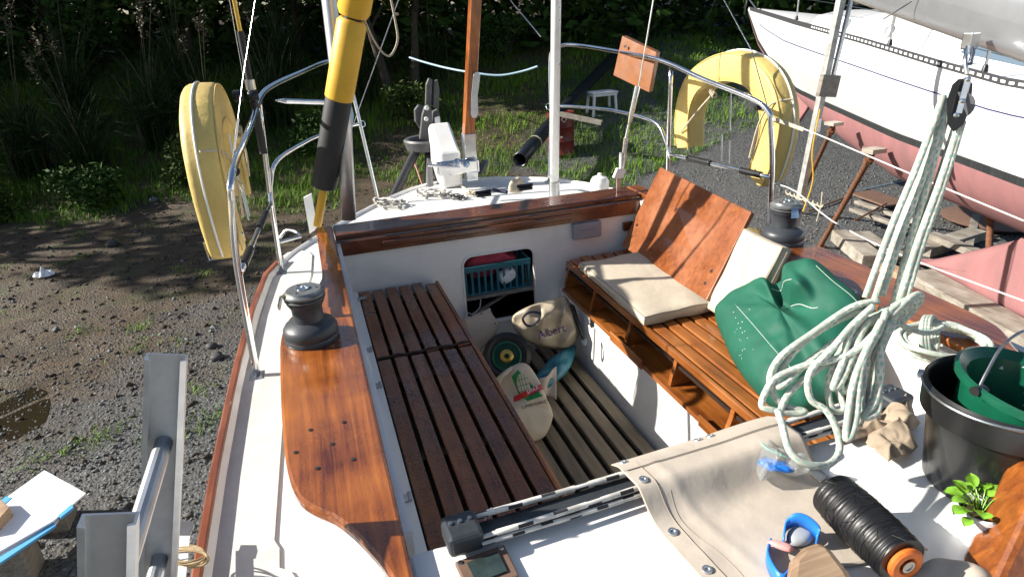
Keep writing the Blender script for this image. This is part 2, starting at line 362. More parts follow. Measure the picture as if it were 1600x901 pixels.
# ---------------------------------------------------------------- terrain
def terr(x, y):
    d = .29*x+.955*y
    e = d-12.8-.5*math.sin(x*.5)
    z = .30*(math.log1p(math.exp(min(e*1.6, 30)))/1.6)
    z = z if z < 3.2 else 3.2+(z-3.2)*.25
    return z+.02*mnoise.noise(Vector((x*.9, y*.9, 0)))+.012*mnoise.noise(Vector((x*3, y*3, 5)))
def ground_mat():
    m = bpy.data.materials.new('ground'); m.use_nodes = True; t = m.node_tree; b = t.nodes['Principled BSDF']; N = t.nodes.new; L = t.links.new
    ge = N('ShaderNodeNewGeometry'); vec = ge.outputs['Position']
    def nz(s, d=5, r=.6):
        k = N('ShaderNodeTexNoise'); k.inputs['Scale'].default_value = s; k.inputs['Detail'].default_value = d; k.inputs['Roughness'].default_value = r; L(vec, k.inputs[0]); return k.outputs[0]
    def rp(src, *st):
        c = N('ShaderNodeValToRGB'); e = c.color_ramp.elements
        for i, (p_, col) in enumerate(st):
            q = e[i] if i < 2 else e.new(p_)
            q.position = p_; q.color = (*col, 1)
        L(src, c.inputs[0]); return c.outputs[0]
    vo = N('ShaderNodeTexVoronoi'); vo.inputs['Scale'].default_value = 42; L(vec, vo.inputs[0])
    gravel = rp(vo.outputs['Color'], (.1, (.030, .032, .034)), (.9, (.135, .135, .13)))
    dirt = rp(nz(3.2, 8, .75), (.33, (.026, .017, .010)), (.68, (.112, .075, .040)))
    moss = rp(nz(9, 6), (.3, (.028, .035, .010)), (.7, (.085, .10, .022)))
    sx = N('ShaderNodeSeparateXYZ'); L(vec, sx.inputs[0])
    # dirt in a band beyond the gravel on the water side of the yard, gravel elsewhere
    def mth(op, a, b_):
        k = N('ShaderNodeMath'); k.operation = op
        for i, q in enumerate((a, b_)):
            if isinstance(q, (int, float)): k.inputs[i].default_value = q
            else: L(q, k.inputs[i])
        return k.outputs[0]
    yy = mth('SUBTRACT', sx.outputs[1], mth('MULTIPLY', sx.outputs[0], 1.0))
    f = mth('ADD', mth('MULTIPLY', mth('SUBTRACT', yy, 6.6), .30), mth('MULTIPLY', mth('SUBTRACT', nz(.9, 4), .5), 3.2))
    fc = N('ShaderNodeClamp'); L(f, fc.inputs[0])
    mx = N('ShaderNodeMix'); mx.data_type = 'RGBA'; L(fc.outputs[0], mx.inputs[0]); L(gravel, mx.inputs[6]); L(dirt, mx.inputs[7])
    g = rp(nz(1.3, 6, .7), (.52, (0, 0, 0)), (.66, (1, 1, 1)))
    g2 = N('ShaderNodeMix'); g2.data_type = 'RGBA'; gm = mth('MULTIPLY', g, mth('MULTIPLY', fc.outputs[0], .7)); L(gm, g2.inputs[0]); L(mx.outputs[2], g2.inputs[6]); L(moss, g2.inputs[7])
    L(g2.outputs[2], b.inputs['Base Color'])
    rg = N('ShaderNodeMapRange'); L(nz(1.1), rg.inputs[0]); rg.inputs['From Min'].default_value = .35; rg.inputs['From Max'].default_value = .6; rg.inputs['To Min'].default_value = .55; rg.inputs['To Max'].default_value = .95; L(rg.outputs[0], b.inputs['Roughness'])
    ds = mth('ADD', mth('MULTIPLY', vo.outputs['Distance'], -.6), nz(30, 5, .7)); bp = N('ShaderNodeBump'); bp.inputs['Strength'].default_value = .9; bp.inputs['Distance'].default_value = .03; L(ds, bp.inputs['Height']); L(bp.outputs[0], b.inputs['Normal'])
    return m
gx = np.concatenate([np.linspace(-90, -16, 12), np.linspace(-15, 22, 110), np.linspace(24, 110, 12)])
gy = np.concatenate([np.linspace(-60, -4, 10), np.linspace(-3, 26, 100), np.linspace(28, 140, 14)])
g = MB().grid([[(x, y, terr(x, y)) for x in gx] for y in gy]); struct(g.build('ground', ground_mat(), smooth='all', org=(0, 0, 0)))

# ---------------------------------------------------------------- our boat
XC = .895
def mir(p): return V(2*XC-p[0], p[1], p[2])
boat = thing('sailboat', 'white sailing boat with varnished cockpit coamings and slatted teak seats', 'sailboat', (XC, 1.5, 0))
ZD, ZC, ZB, ZS, ZF = 1.98, 2.20, 2.165, 1.90, 1.40     # side deck, coaming top, bridge deck, seat, cockpit sole
HW = [(-5.2, .05), (-4.6, .45), (-3.5, .95), (-2, 1.25), (-.5, 1.305), (1.0, 1.30), (1.66, 1.295), (2.2, 1.28), (2.8, 1.245), (3.3, 1.19), (3.6, 1.06), (3.9, .88), (4.2, .66), (4.5, .42), (4.7, .22), (4.8, .03)]
HWR = [(-5.2, .05), (-4.6, .45), (-3.5, .95), (-2, 1.25), (-.5, 1.305), (2.2, 1.28), (3.3, 1.20), (3.6, 1.17), (3.9, 1.13), (4.2, 1.03), (4.5, .82), (4.7, .52), (4.8, .2)]
def hwr(y): return float(np.interp(y, [a for a, _ in HWR], [b for _, b in HWR]))
def hw(y): return float(np.interp(y, [a for a, _ in HW], [b for _, b in HW]))
# hull: stations from sheer to keel root
ys = [a for a, _ in HW]; rows = []
for y in ys:
    h = hw(y); dep = 1.0 if -3.5 < y < 3 else .55
    half = [(h, ZD-.045), (h*1.01+.0, ZD-.35), (h*.93, ZD-.8), (h*.62, ZD-.8-.45*dep), (.06, ZD-.95-.45*dep)]
    rows.append([(XC-a, y, z) for a, z in half]+[(XC+a*(hwr(y)/h if y > 3.3 else 1), y, z) for a, z in half[::-1]])
MB().grid(rows, True).build('hull', 'white', boat, 'all')
MB().prism([(XC-.09, -2.2, 0.03), (XC-.09, 1.8, .03), (XC-.09, 3.2, .9), (XC-.09, 3.2, 1.2), (XC-.09, -3, 1.2)], (.18, 0, 0)).build('keel', 'antifoul', boat, bevel=.02)
# decks
yl = [y for y in np.linspace(-1.2, 3.2, 24)]
for sgn in (-1, 1):
    pts = [(XC+sgn*hw(y), y, ZD-.03) for y in yl]+[(XC+sgn*.84, 3.2, ZD-.03), (XC+sgn*.84, -1.2, ZD-.03)]
    MB().prism(pts, (0, 0, .03)).build('side_deck', 'white', boat)
ya = list(np.linspace(3.203, 4.8, 18))
MB().prism([(XC-hw(y), y, ZD-.03) for y in ya]+[(XC+hwr(y), y, ZD-.03) for y in ya[::-1]], (0, 0, .03)).build('aft_deck', 'white', boat)
MB().tube([(XC-hw(y)+.01, y, ZD+.004) for y in ya]+[(XC+hwr(y)-.01, y, ZD+.004) for y in ya[::-1]], .016, 8).build('deck_edge', 'white', boat, True)
nsk = [(440,402),(450,395),(468,392),(482,393),(488,399),(486,430),(474,470),(452,520),(446,600),(440,690),(429,845),(437,857),(437,888),(455,893),(500,960),(325,960),(330,860),(350,740),(376,610),(398,530),(424,444)]
MB().prism([P(x, y, z=ZD+.003) for x, y in nsk], (0, 0, .004)).build('nonskid_panel', 'nonskid', boat)
MB().prism([mir(P(x, y, z=ZD+.003)) for x, y in nsk], (0, 0, .004)).build('nonskid_panel', 'nonskid', boat)
# bulwarks + cap rails
yb = list(np.linspace(-.8, 3.45, 20))
for sgn in (-1, 1):
    bw = MB(); bw.grid([[(XC+sgn*(hw(y)-o_), y, ZD+z_) for o_, z_ in ((0, .001), (-.002, .024), (.016, .024), (.040, .001), (0, .001))] for y in yb], sgn > 0)
    bo = bw.build('bulwark', 'white', boat)
    cp = MB(); cp.prism([(XC+sgn*(hw(y)+.004), y, ZD+.026) for y in yb]+[(XC+sgn*(hw(y)-.022), y, ZD+.026) for y in yb[::-1]], (0, 0, .015)); cp.build('cap_rail', 'caprail', bo, bevel=.006)
tk = MB(); tk.prism([(XC+hw(y)+.005, y, ZD+.044) for y in (.6, 1.0, 1.45)]+[(XC+hw(y)-.03, y, ZD+.044) for y in (1.45, 1.0, .6)], (0, 0, .012)); tko = tk.build('sheet_track', 'alu', boat)
MB().tube([(XC+hw(1.4)-.012, 1.4, ZD+.0565) for k in (0,)]+[(XC+hw(1.4)-.012, 1.4, ZD+.0595)], .006, 8).build('screw', 'steel', tko)
ch = MB(); ch.tube([P(437,372,z=ZD+.02), P(448,360,z=ZD+.06), P(462,362,z=ZD+.07), P(470,368,z=ZD+.05)], .009, 8, smooth=4); ch.tube([P(437,378,z=ZD+.01), P(470,369,z=ZD+.01)], .011, 8); ch.build('fairlead', 'steel', boat, True)
MB().prism([P(484,362,z=ZD), P(496,355,z=ZD), P(496,357,z=ZD), P(484,365,z=ZD)], (0, 0, .22)).build('chainplate', 'white', boat)
# coaming boards
cl = [(0.06, 3.285), (-.025, 3.285), (-.022, 2.95), (-.024, 2.62), (-.04, 2.50)]
bul = [P(x, y, z=ZC) for x, y in ((478,468),(462,486),(446,505),(438,530),(437,560),(438,610),(441,670),(446,720),(455,755),(468,778),(490,793),(520,806),(550,829),(578,858),(598,882),(612,905))]
cl = cr([V(x, y, ZC) for x, y in cl[1:]]+bul, 3); cl = [V(p.x, p.y, ZC-.03) for p in cl]+[V(.02, .45, ZC-.03), V(.06, .45, ZC-.03), V(.06, 3.285, ZC-.03)]
co = MB().prism(cl, (0, 0, .03)).build('coaming', 'varnY', boat, bevel=.008)
cm = MB().prism([mir(p) for p in cl], (0, 0, .03)).build('coaming', 'varnY', boat, bevel=.008)
for x, y in ((537,659),(485,671),(519,693),(462,706),(552,717),(496,731)):
    c = P(x, y, z=ZC+.0012); MB().lathe([(.006, 0), (.0055, .001), (.0, .0012)], 10, Matrix.Translation(c)).build('bolt_hole', 'dark', co)
for sgn in (-1, 1):
    x0, x1 = sorted((XC+sgn*.885, XC+sgn*.842)); MB().b2(x0, x1, .45, 3.2, ZD+.001, ZC-.031).build('coaming_side', 'white', boat)
    x0, x1 = sorted((XC+sgn*.838, XC+sgn*.815)); MB().b2(x0, x1, 1.06, 3.088, ZS-.1, ZC-.034).build('coaming_lining', 'white', boat)
# aft rail and fascia
MB().b2(.062, 1.728, 3.10, 3.285, ZC-.03, ZC).build('aft_rail', 'varnX', boat, bevel=.008)
MB().b2(.064, 1.726, 3.078, 3.099, 2.095, ZC-.032).build('fascia', 'varnX', boat, bevel=.004)
MB().b2(.28, 1.30, 3.062, 3.076, 2.118, 2.148).build('handhold', 'varnX', boat, bevel=.006)
# aft bulkhead with rounded locker opening
def rrect(x0, x1, z0, z1, r, n=6):
    out = []
    for cx, cz, a0 in ((x1-r, z1-r, 0), (x0+r, z1-r, 90), (x0+r, z0+r, 180), (x1-r, z0+r, 270)):
        for k in range(n+1): a = math.radians(a0+90*k/n); out.append((cx+r*math.cos(a), cz+r*math.sin(a)))
    return out
hx0, hx1, hz0, hz1 = .685, 1.085, 1.585, 1.985; inner = rrect(hx0, hx1, hz0, hz1, .055)
def onrect(x, z, x0, x1, z0, z1):
    cx, cz = (hx0+hx1)/2, (hz0+hz1)/2; dx, dz = x-cx, z-cz; t = 1e9
    for d, lo, hi in ((dx, x0-cx, x1-cx), (dz, z0-cz, z1-cz)):
        if d > 1e-9: t = min(t, hi/d)
        elif d < -1e-9: t = min(t, lo/d)
    return cx+dx*t, cz+dz*t
bx0, bx1, bz0, bz1 = .03, 1.76, ZF-.05, 2.168
# add rect corners by snapping nearest
outer = [onrect(x, z, bx0, bx1, bz0, bz1) for x, z in inner]
for cx_, cz_ in ((bx0, bz0), (bx0, bz1), (bx1, bz0), (bx1, bz1)):
    k = min(range(len(outer)), key=lambda i: (outer[i][0]-cx_)**2+(outer[i][1]-cz_)**2); outer[k] = (cx_, cz_)
b = MB(); n = len(inner)
loops = [[(x, 3.1, z) for x, z in outer], [(x, 3.1, z) for x, z in inner], [(x, 3.128, z) for x, z in inner], [(x, 3.128, z) for x, z in outer]]
for l in loops: b.v += [Vector(p) for p in l]
for q in range(3):
    for k in range(n): b.f.append([q*n+k, q*n+(k+1) % n, (q+1)*n+(k+1) % n, (q+1)*n+k])
bulk = b.build('bulkhead', 'white', boat)
fr = MB(); fr.tube([(x, 3.098, z) for x, z in rrect(hx0-.004, hx1+.004, hz0-.004, hz1+.004, .058)], .007, 8, closed=True); fr.build('opening_rim', 'white', bulk, True)
# locker behind
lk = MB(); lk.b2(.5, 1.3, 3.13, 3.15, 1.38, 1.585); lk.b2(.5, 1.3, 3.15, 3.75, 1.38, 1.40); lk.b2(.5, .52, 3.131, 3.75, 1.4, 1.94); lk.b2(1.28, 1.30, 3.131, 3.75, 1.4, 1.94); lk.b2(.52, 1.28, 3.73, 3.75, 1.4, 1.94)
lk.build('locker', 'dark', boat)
MB().b2(.53, 1.27, 3.14, 3.5, 1.715, 1.73).build('locker_shelf', 'greytimber', boat)
# fittings on the bulkhead
g = MB(); g.prism([(x, 3.097, z) for x, z in rrect(1.305, 1.472, 1.998, 2.088, .012)], (0, -.035, 0)); gp = g.build('instrument_cover', 'panelgrey', boat, bevel=.008)
MB().b2(1.345, 1.43, 3.058, 3.0605, 2.045, 2.056).build('name_plate', 'panelgrey2', gp)
a = P(979, 352, Y=3.1); MB().b2(a.x-.03, a.x+.03, 3.08, 3.097, a.z-.025, a.z+.025).build('wood_pad', 'varnX', boat, bevel=.004)
# cockpit well
MB().b2(.515, .535, 1.0, 3.097, ZF-.05, ZS-.035).build('well_side', 'white', boat)
MB().b2(1.232, 1.252, 1.0, 3.097, ZF-.05, 1.725).build('well_side', 'white', boat, bevel=.004)
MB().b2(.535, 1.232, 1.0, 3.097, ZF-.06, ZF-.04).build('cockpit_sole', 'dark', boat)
MB().b2(.06, 1.73, .98, 1.0, ZF-.05, ZB-.03).build('bridge_face', 'white', boat)
# floor grating: fore-and-aft slats on cross bearers
fl = MB().b2(0, .058, 1.02, 3.06, ZF, ZF+.022).build('floor_slat', 'floorteak', boat, bevel=.003)
bx = ORG[fl.name].x; x0 = .552
for k in range(8):
    o = fl if k == 0 else copy_to(fl, (0, 0, 0)); ORG[o.name] = V(x0+.029+k*.084, 2.04, ZF+.011); o.location = ORG[o.name]-ORG[boat.name]
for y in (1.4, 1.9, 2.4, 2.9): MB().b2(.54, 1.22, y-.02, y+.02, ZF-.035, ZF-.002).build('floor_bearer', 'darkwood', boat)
# side seats
def seat(sgn, m, group_y, xs, wd):
    for y0, y1, ends in group_y:
        first = None
        for k, x in enumerate(xs):
            a, b_ = ends(k, y0, y1)
            s = MB().b2(x-wd/2, x+wd/2, a, b_, ZS-.02, ZS); s.build('seat_slat', m, boat, bevel=.004)
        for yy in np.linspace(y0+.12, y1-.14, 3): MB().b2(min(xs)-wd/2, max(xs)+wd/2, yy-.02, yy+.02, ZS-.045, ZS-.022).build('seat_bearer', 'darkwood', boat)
xl = [.158+k*.0665 for k in range(6)]
seat(-1, 'slatwet', [(2.34, 3.07, lambda k, a, b: (a+random.uniform(-.006, .006)-.004*k, b-(0 if k < 5 else .03)-.008*(k % 2))), (1.06, 2.322, lambda k, a, b: (a, b+random.uniform(-.005, .005)-.004*k))], xl, .0525)
ed = MB(); ed.b2(.5195, .536, 1.06, 3.05, ZS-.10, ZS+.002); ed.build('seat_front_rail', 'slatwet', boat, bevel=.003)
MB().tube([(x, 2.331+.004*math.sin(x*40), ZS+.001+.002*math.sin(x*95)) for x in np.linspace(.132, .516, 30)], .006, 8).build('strap', 'darkwood', boat, True)
MB().b2(.062, .126, 1.06, 3.08, ZS-.04, ZS+.002).build('seat_margin', 'white', boat)
MB().b2(.062, .515, 1.06, 3.08, ZS-.075, ZS-.06).build('seat_void_shade', 'darkwood', boat)  # dark sheet whose colour stands in for the black void under the slats
for x, y in ((565,466),(572,547),(585,603),(628,779)):
    c = P(x, y, z=ZS+.006); h_ = MB(); h_.b2(c.x-.018, c.x+.02, c.y-.016, c.y+.016, ZS+.003, ZS+.008); h_.tube([(c.x+.022, c.y-.018, ZS+.009), (c.x+.022, c.y+.018, ZS+.009)], .005, 8); h_.build('hinge', 'steel', boat)
xr = [2*XC-x for x in xl]
seat(1, 'slatdry', [(1.06, 3.07, lambda k, a, b: ((a, b-.008*(k % 2)) if k < 5 else (a+.02, b-.02)))], xr, .0525)
MB().b2(1.262, 1.728, 1.06, 3.08, ZS-.075, ZS-.06).build('seat_void_shade', 'darkwood', boat)  # same dark sheet giving the shade of the void below these slats
ed = MB(); ed.b2(1.243, 1.262, 1.06, 3.03, ZS-.032, ZS+.003); ed.build('seat_front_rail', 'slatdry', boat, bevel=.005)
# open tray below the seat edge with scalloped dividers
MB().b2(1.215, 1.42, 1.06, 3.03, 1.726, 1.746).build('tray_board', 'slatdry', boat, bevel=.004)
MB().b2(1.40, 1.418, 1.06, 3.06, 1.748, ZS-.077).build('tray_back', 'slatdry', boat)
for y in (1.22, 1.55, 1.92, 2.3, 2.68, 3.02):
    pr = [(1.232, y, 1.748)]+[(1.232+.05*math.sin(math.radians(a))*0+.012*(1-math.cos(math.radians(a))), y, 1.748+.115*a/180) for a in (0, 60, 120, 180)][1:]+[(1.398, y, 1.865), (1.398, y, 1.748)]
    MB().prism(pr, (0, .02, 0)).build('tray_divider', 'slatdry', boat)
for y in (1.38, 2.11): MB().b2(1.203, 1.212, y, y+.30, 1.728, 1.775).build('tray_lip', 'slatdry', boat, bevel=.003)
# well-side fittings: white round-holed plate with a black pump handle, latch
pl = MB(); pl.prism([P(x, y, X=1.230) for x, y in ((893,490),(930,512),(928,562),(893,535))], (-.008, 0, 0)); po = pl.build('pump_plate', 'white', boat, bevel=.004)
c = P(914, 532, X=1.222); MB().lathe([(.028, 0), (.028, .012), (.014, .018), (.012, .004), (0, .004)], 18, Matrix.Translation(c) @ Matrix.Rotation(-math.pi/2, 4, 'Y')).build('pump_socket', 'whitepost', po, True)
h_ = MB(); h_.tube([P(912,530,X=1.20), P(903,505,X=1.185), P(893,480,X=1.17), P(886,474,X=1.17)], [.008, .012, .018, .012], 8); h_.build('pump_handle', 'black', po, True)
la = P(925, 503, X=1.225); MB().b2(1.218, 1.229, la.y-.012, la.y+.012, la.z-.03, la.z+.03).build('latch', 'black', boat, bevel=.003)
# bridge deck with instrument window
MB().b2(.062, 1.728, -.7, 1.0, ZB-.03, ZB).build('bridge_deck', 'white', boat, bevel=.006)
q = [P(x, y, z=ZB+.002) for x, y in ((711,884),(788,856),(812,905),(735,935))]
fo = MB().prism(q, (0, 0, .012)).build('instrument_frame', 'frameb', boat, bevel=.003)
c = sum(q, Vector())/4; MB().prism([c+(p-c)*.62+V(0, 0, .0125) for p in q], (0, 0, .004)).build('instrument_glass', 'glass', fo)
for p in q[:2]:
    s_ = c+(p-c)*.82; MB().lathe([(.006, 0), (.005, .002), (0, .0025)], 10, Matrix.Translation(s_+V(0, 0, .0122))).build('screw', 'steel', fo)
# traveller
ta, tb = P(700, 845, z=ZB+.03), P(1405, 624, z=ZB+.03); ta.z = tb.z = ZB+.03; td = (tb-ta).normalized(); tq = V(-td.y, td.x, 0)
tr = MB(); tr.beam(ta, tb, .034, .012); tr.beam(ta-V(0, 0, .012), tb-V(0, 0, .012), .016, .034); tro = tr.build('traveller_track', 'travgrey', boat)
for p, sgn in ((ta, 1), (tb, -1)):
    e = MB(); c = p+td*(.03*sgn); rot = Matrix((td, tq, V(0, 0, 1))).transposed(); e.box(c+V(0, 0, .010), (.072, .074, .046), rot); eo = e.build('end_block', 'travgrey', boat, bevel=.009)
    for k in (-.022, 0, .022):
        MB().lathe([(.005, 0), (.005, .003), (0, .004)], 10, Matrix.Translation(c+td*k*.9+tq*.008+V(0, 0, .0332))).build('screw', 'steel', eo)
for off, z, r in ((.030, .012, .0062), (.018, .020, .006), (-.026, .012, .0062), (-.034, .001, .005)):
    t_ = MB(); pa = [ta+td*(.06+(tb-ta).length*.86*u)+tq*(off+.003*math.sin(u*7+off*90))+V(0, 0, z-.004*math.sin(u*math.pi)) for u in np.linspace(0, 1, 14)]
    t_.tube(pa, r, 8).build('traveller_line', 'ropeblack', boat, 'all')
lp = MB(); lp.tube([P(757,812,z=2.2), P(765,795,z=2.22), P(770,795,z=2.22), P(764,808,z=2.2)], .0015, 6, smooth=4); lp.build('tail_loop', 'whitecord', boat, True)
# winches
def winch(c, rz, hz, ks=1.08):
    e = bpy.data.objects.new('winch', None); COL.objects.link(e); e.parent = boat; ORG[e.name] = Vector(c); e.location = Vector(c)-ORG[boat.name]; e.empty_display_size = .05
    T = Matrix.Translation(c) @ Matrix.Diagonal((ks, ks, ks*1.06, 1))
    MB().lathe([(.080, 0), (.081, .012), (.079, .016), (.081, .020), (.080, .038), (.072, .050), (.052, .058), (.046, .062)], 40, T).build('winch_base', 'winch', e, True)
    MB().lathe([(.0455, .060), (.0445, .075), (.0450, .100), (.052, .112), (.055, .117), (.055, .121)], 40, T).build('drum', 'winch', e, True)
    MB().lathe([(.050, .121), (.058, .125), (.060, .129), (.052, .133)], 40, T).build('jaw', 'winchgrey', e, True)
    MB().lathe([(.052, .133), (.060, .137), (.061, .143), (.054, .147), (.052, .150), (.050, .154), (.020, .155), (.018, .150), (.009, .148), (.0, .140)], 40, T).build('top_cap', 'winchgrey', e, True)
    MB().lathe([(.019, .1555), (.019, .1585), (.013, .1585), (.011, .150), (0, .149)], 24, T).build('handle_socket', 'chrome', e, True)
    A = T @ Matrix.Rotation(rz, 4, 'Z'); ar = MB()
    rw = [[A @ V((.035+.045*t)*math.cos(w_), .0+(.035+.045*t)*math.sin(w_), .150-.006*t-.026*max(0, t-.75)*4) for w_ in np.linspace(-.19, .19, 6)] for t in np.linspace(0, 1, 9)]
    ar.grid(rw); ar.grid([[p-V(0, 0, .006) for p in r_] for r_ in rw], True); ar.build('stripper_arm', 'chrome', e, 'all')
    for k in range(3):
        p = A @ V(.036*math.cos(.7+2.1*k), .036*math.sin(.7+2.1*k), .1552); MB().lathe([(.004, 0), (.004, .003), (0, .004)], 8, Matrix.Translation(p)).build('screw', 'steel', e)
winch((-.083, 2.0, ZC+.001), math.radians(195), 0)
winch((1.875, 2.13, ZC+.001), math.radians(255), 0)
# pushpit rails (two halves), posts on the deck
def rail(pts, r=.0125, sm=5): return MB().tube(pts, r, 12, smooth=sm)
def half(M_):
    e = bpy.data.objects.new('pushpit_rail', None); COL.objects.link(e); e.parent = boat; ORG[e.name] = M_(V(-.3, 2.3, ZD)); e.location = ORG[e.name]-ORG[boat.name]; e.empty_display_size = .05
    f = lambda *a: M_(V(*a))
    rail([f(-.305,2.22,ZD), f(-.29,2.24,2.4), f(-.265,2.26,2.62), f(-.255,2.28,2.685), f(-.235,2.42,2.735), f(-.19,2.85,2.80), f(-.16,3.2,2.86), f(-.10,3.42,2.89), f(.05,3.85,2.915), f(.16,4.2,2.93), f(.27,4.42,2.935), f(.325,4.55,2.90), f(.345,4.58,2.82), f(.38,4.50,2.4), f(.415,4.42,ZD)]).build('top_rail', 'chrome', e, 'all')
    rail([f(-.225,3.28,ZD), f(-.205,3.28,2.4), f(-.17,3.22,2.845)], sm=3).build('post', 'chrome', e, 'all')
    rail([f(-.21,3.25,2.34), f(-.195,3.30,2.44), f(-.15,3.42,2.53), f(.0,3.78,2.55), f(.09,4.0,2.545), f(.25,4.33,2.53), f(.37,4.53,2.515)], .011).build('mid_rail', 'chrome', e, 'all')
    rail([f(-.285,2.24,2.38), f(-.25,2.75,2.37), f(-.208,3.27,2.36)], .011, 3).build('mid_rail', 'chrome', e, 'all')
    for a, b_ in (((-.279,2.32,2.38), (-.266,2.5,2.376)), ((-.245,2.80,2.37), (-.226,3.05,2.367))): MB().tube([f(*a), f(*b_)], .0165, 10).build('rubber_sleeve', 'black', e, True)
    for x, y in ((-.305, 2.22), (-.225, 3.28), (.415, 4.42)): c = f(x, y, ZD); MB().b2(c.x-.026, c.x+.026, c.y-.032, c.y+.032, ZD+.001, ZD+.009).build('post_foot', 'steel', e, bevel=.003)
    for x, y, z in ((-.245, 2.36, 2.70), (-.17, 3.2, 2.84)): MB().lathe([(.0165, -.012), (.0165, .012)], 12, Matrix.Translation(f(x, y, z)) @ Matrix.Rotation(math.pi/2.2, 4, 'X')).build('clamp', 'black', e, True)
    MB().tube([f(.385+.02*math.cos(a), 4.53+.02*math.sin(a)*.4, 2.515+.02*math.sin(a)) for a in np.linspace(0, 2*math.pi, 13)[:-1]], .004, 6, closed=True).build('eye', 'chrome', e, True)
half(lambda v: v); half(lambda v: mir(V(v.x-.33*max(0, min(1, (v.y-3.3)/1.2)), v.y+max(0, .25*(3.28-v.y)/1.06), v.z)))
# rear stern-rail bar with pointed end, wire stays
MB().tube([P(430,157,Y=3.5), P(445,158,Y=3.5), P(500,160,Y=3.75), P(545,165,Y=3.95)], [.004, .013, .014, .014], 10).build('cross_bar', 'chrome', boat, True)
# pole legs on the aft rail
MB().tube([P(545,343,Y=3.2), P(538,200,Y=3.25), P(511,-30,Y=3.35), P(455,-520,Y=3.55)], .036, 16).build('mizzen_strut', 'alu', boat, 'all')
wp = MB(); wp.tube([P(866,284,z=ZD+.12), V(0, 0, 0)+P(874,-480,Y=3.95)], .0305, 16); wpo = wp.build('stern_post', 'whitepost', boat, 'all')
b0 = P(866,284,z=ZD+.12); MB().tube([V(b0.x, b0.y, ZD+.001), b0], .037, 16).build('post_socket', 'steel', wpo, True)
for yy in (12, 32, 100): p = P(871, yy, Y=3.93); MB().lathe([(.006, 0), (.005, .004), (0, .005)], 8, Matrix.Translation(p+V(0, -.028, 0)) @ Matrix.Rotation(math.pi/2, 4, 'X')).build('rivet', 'steel', wpo)
# rudder head, tiller, tiller fitting
R0 = P(700, 285, Y=4.72)
rh = MB(); rh.prism([(R0.x-.065, 4.60, ZD+.002), (R0.x-.065, 5.0, ZD+.002), (R0.x-.065, 5.0, 2.38), (R0.x-.065, 4.90, 2.42), (R0.x-.065, 4.60, 2.24)], (.155, 0, 0)); rh.build('rudder_head', 'white', boat, bevel=.02)
tp = [P(736, 276, Y=4.58), P(736, 190, Y=4.6), P(741, 60, Y=4.6), P(749, -130, Y=4.6)]
t_ = MB(); t_.beam(tp[0]+V(0, 0, .3), tp[3], .075, .085, side=(0, 1, 0)); tio = t_.build('tiller', 'varnZ', boat, bevel=.008)
s_ = MB(); s_.beam(tp[0]-V(0, 0, .02), tp[0]+V(.004, 0, .32), .085, .095, side=(0, 1, 0)); s_.build('tiller_socket', 'chrome', boat, bevel=.004)
st = MB(); st.prism([P(x, y, Y=4.54) for x, y in ((742,113),(747,112),(750,118),(748,135),(746,150),(747,178),(744,184),(738,184),(735,178),(736,150),(738,132),(739,118))], (0, -.008, 0)); st.build('tiller_strap', 'alu', tio, bevel=.002)
cl_ = MB(); c = P(712, 262, Y=4.50); cl_.box(c+V(.02, -.02, 0), (.30, .02, .09)); cl_.box(c+V(.02, .05, 0), (.30, .02, .09)); cl_.box(c+V(.155, .015, 0), (.02, .09, .10)); clo = cl_.build('tiller_clamp', 'chrome', boat, bevel=.008)
MB().tube([P(668,258,Y=4.44), P(718,262,Y=4.44)], .010, 10).build('clamp_bolt', 'chrome', clo, True)
for x, y in ((714,254),(728,257)): MB().lathe([(.026, 0), (.026, .014), (.010, .02), (0, .021)], 16, Matrix.Translation(P(x, y, Y=4.45)) @ Matrix.Rotation(math.pi/3, 4, 'X')).build('clamp_knob', 'chrome', clo, True)
MB().tube([P(752,260,Y=4.6), P(756,262,Y=4.6)], .06, 18).build('clamp_drum', 'dkgrey', clo, True)
# self-steering gear: ring table on struts with clamp arms
ge = bpy.data.objects.new('steering_gear', None); COL.objects.link(ge); ge.parent = boat; gc = P(672, 240, Y=5.15); ORG[ge.name] = gc; ge.location = gc-ORG[boat.name]; ge.empty_display_size = .05
rc = P(668, 222, Y=5.15)
MB().lathe([(.12, -.06), (.17, -.05), (.19, .02), (.18, .035), (.15, .03), (.12, -.03)], 28, Matrix.Translation(rc)).build('ring_table', 'dkgrey', ge, True)
for a, b_ in (((650,236), (609,318)), ((684,245), (690,330)), ((670,240), (672, 330))):
    MB().tube([P(*a, Y=5.1), P(b_[0], b_[1]-(8 if b_[0] > 650 else 0), Y=4.58)], [.036, .028], 10).build('strut', 'dkgrey' if a[0] != 650 else 'blackfoam', ge, True)
def plate(px, Y, th, m, nm='arm'): return MB().prism([P(x, y, Y=Y) for x, y in px], (0, th, 0)).build(nm, m, ge, bevel=.008)
plate([(656,218),(660,180),(664,166),(671,164),(675,172),(677,225)], 5.08, .05, 'dkgrey')
plate([(649,190),(648,172),(654,164),(661,166),(659,205)], 5.16, .05, 'dkgrey')
plate([(673,228),(676,175),(685,170),(691,195),(690,230)], 5.22, .06, 'dkgrey')
plate([(665,165),(666,132),(670,122),(676,124),(674,165)], 5.16, .04, 'dkgrey')
plate([(677,168),(678,128),(684,124),(687,140),(686,172)], 5.16, .04, 'dkgrey')
plate([(680,195),(679,184),(687,181),(689,197)], 5.07, .01, 'whitepost', 'white_patch')
for x, y in ((667,169),(666,186)): MB().lathe([(.018, 0), (.016, .012), (0, .014)], 12, Matrix.Translation(P(x, y, Y=5.07)) @ Matrix.Rotation(math.pi/2, 4, 'X')).build('pivot_bolt', 'whitepost', ge, True)
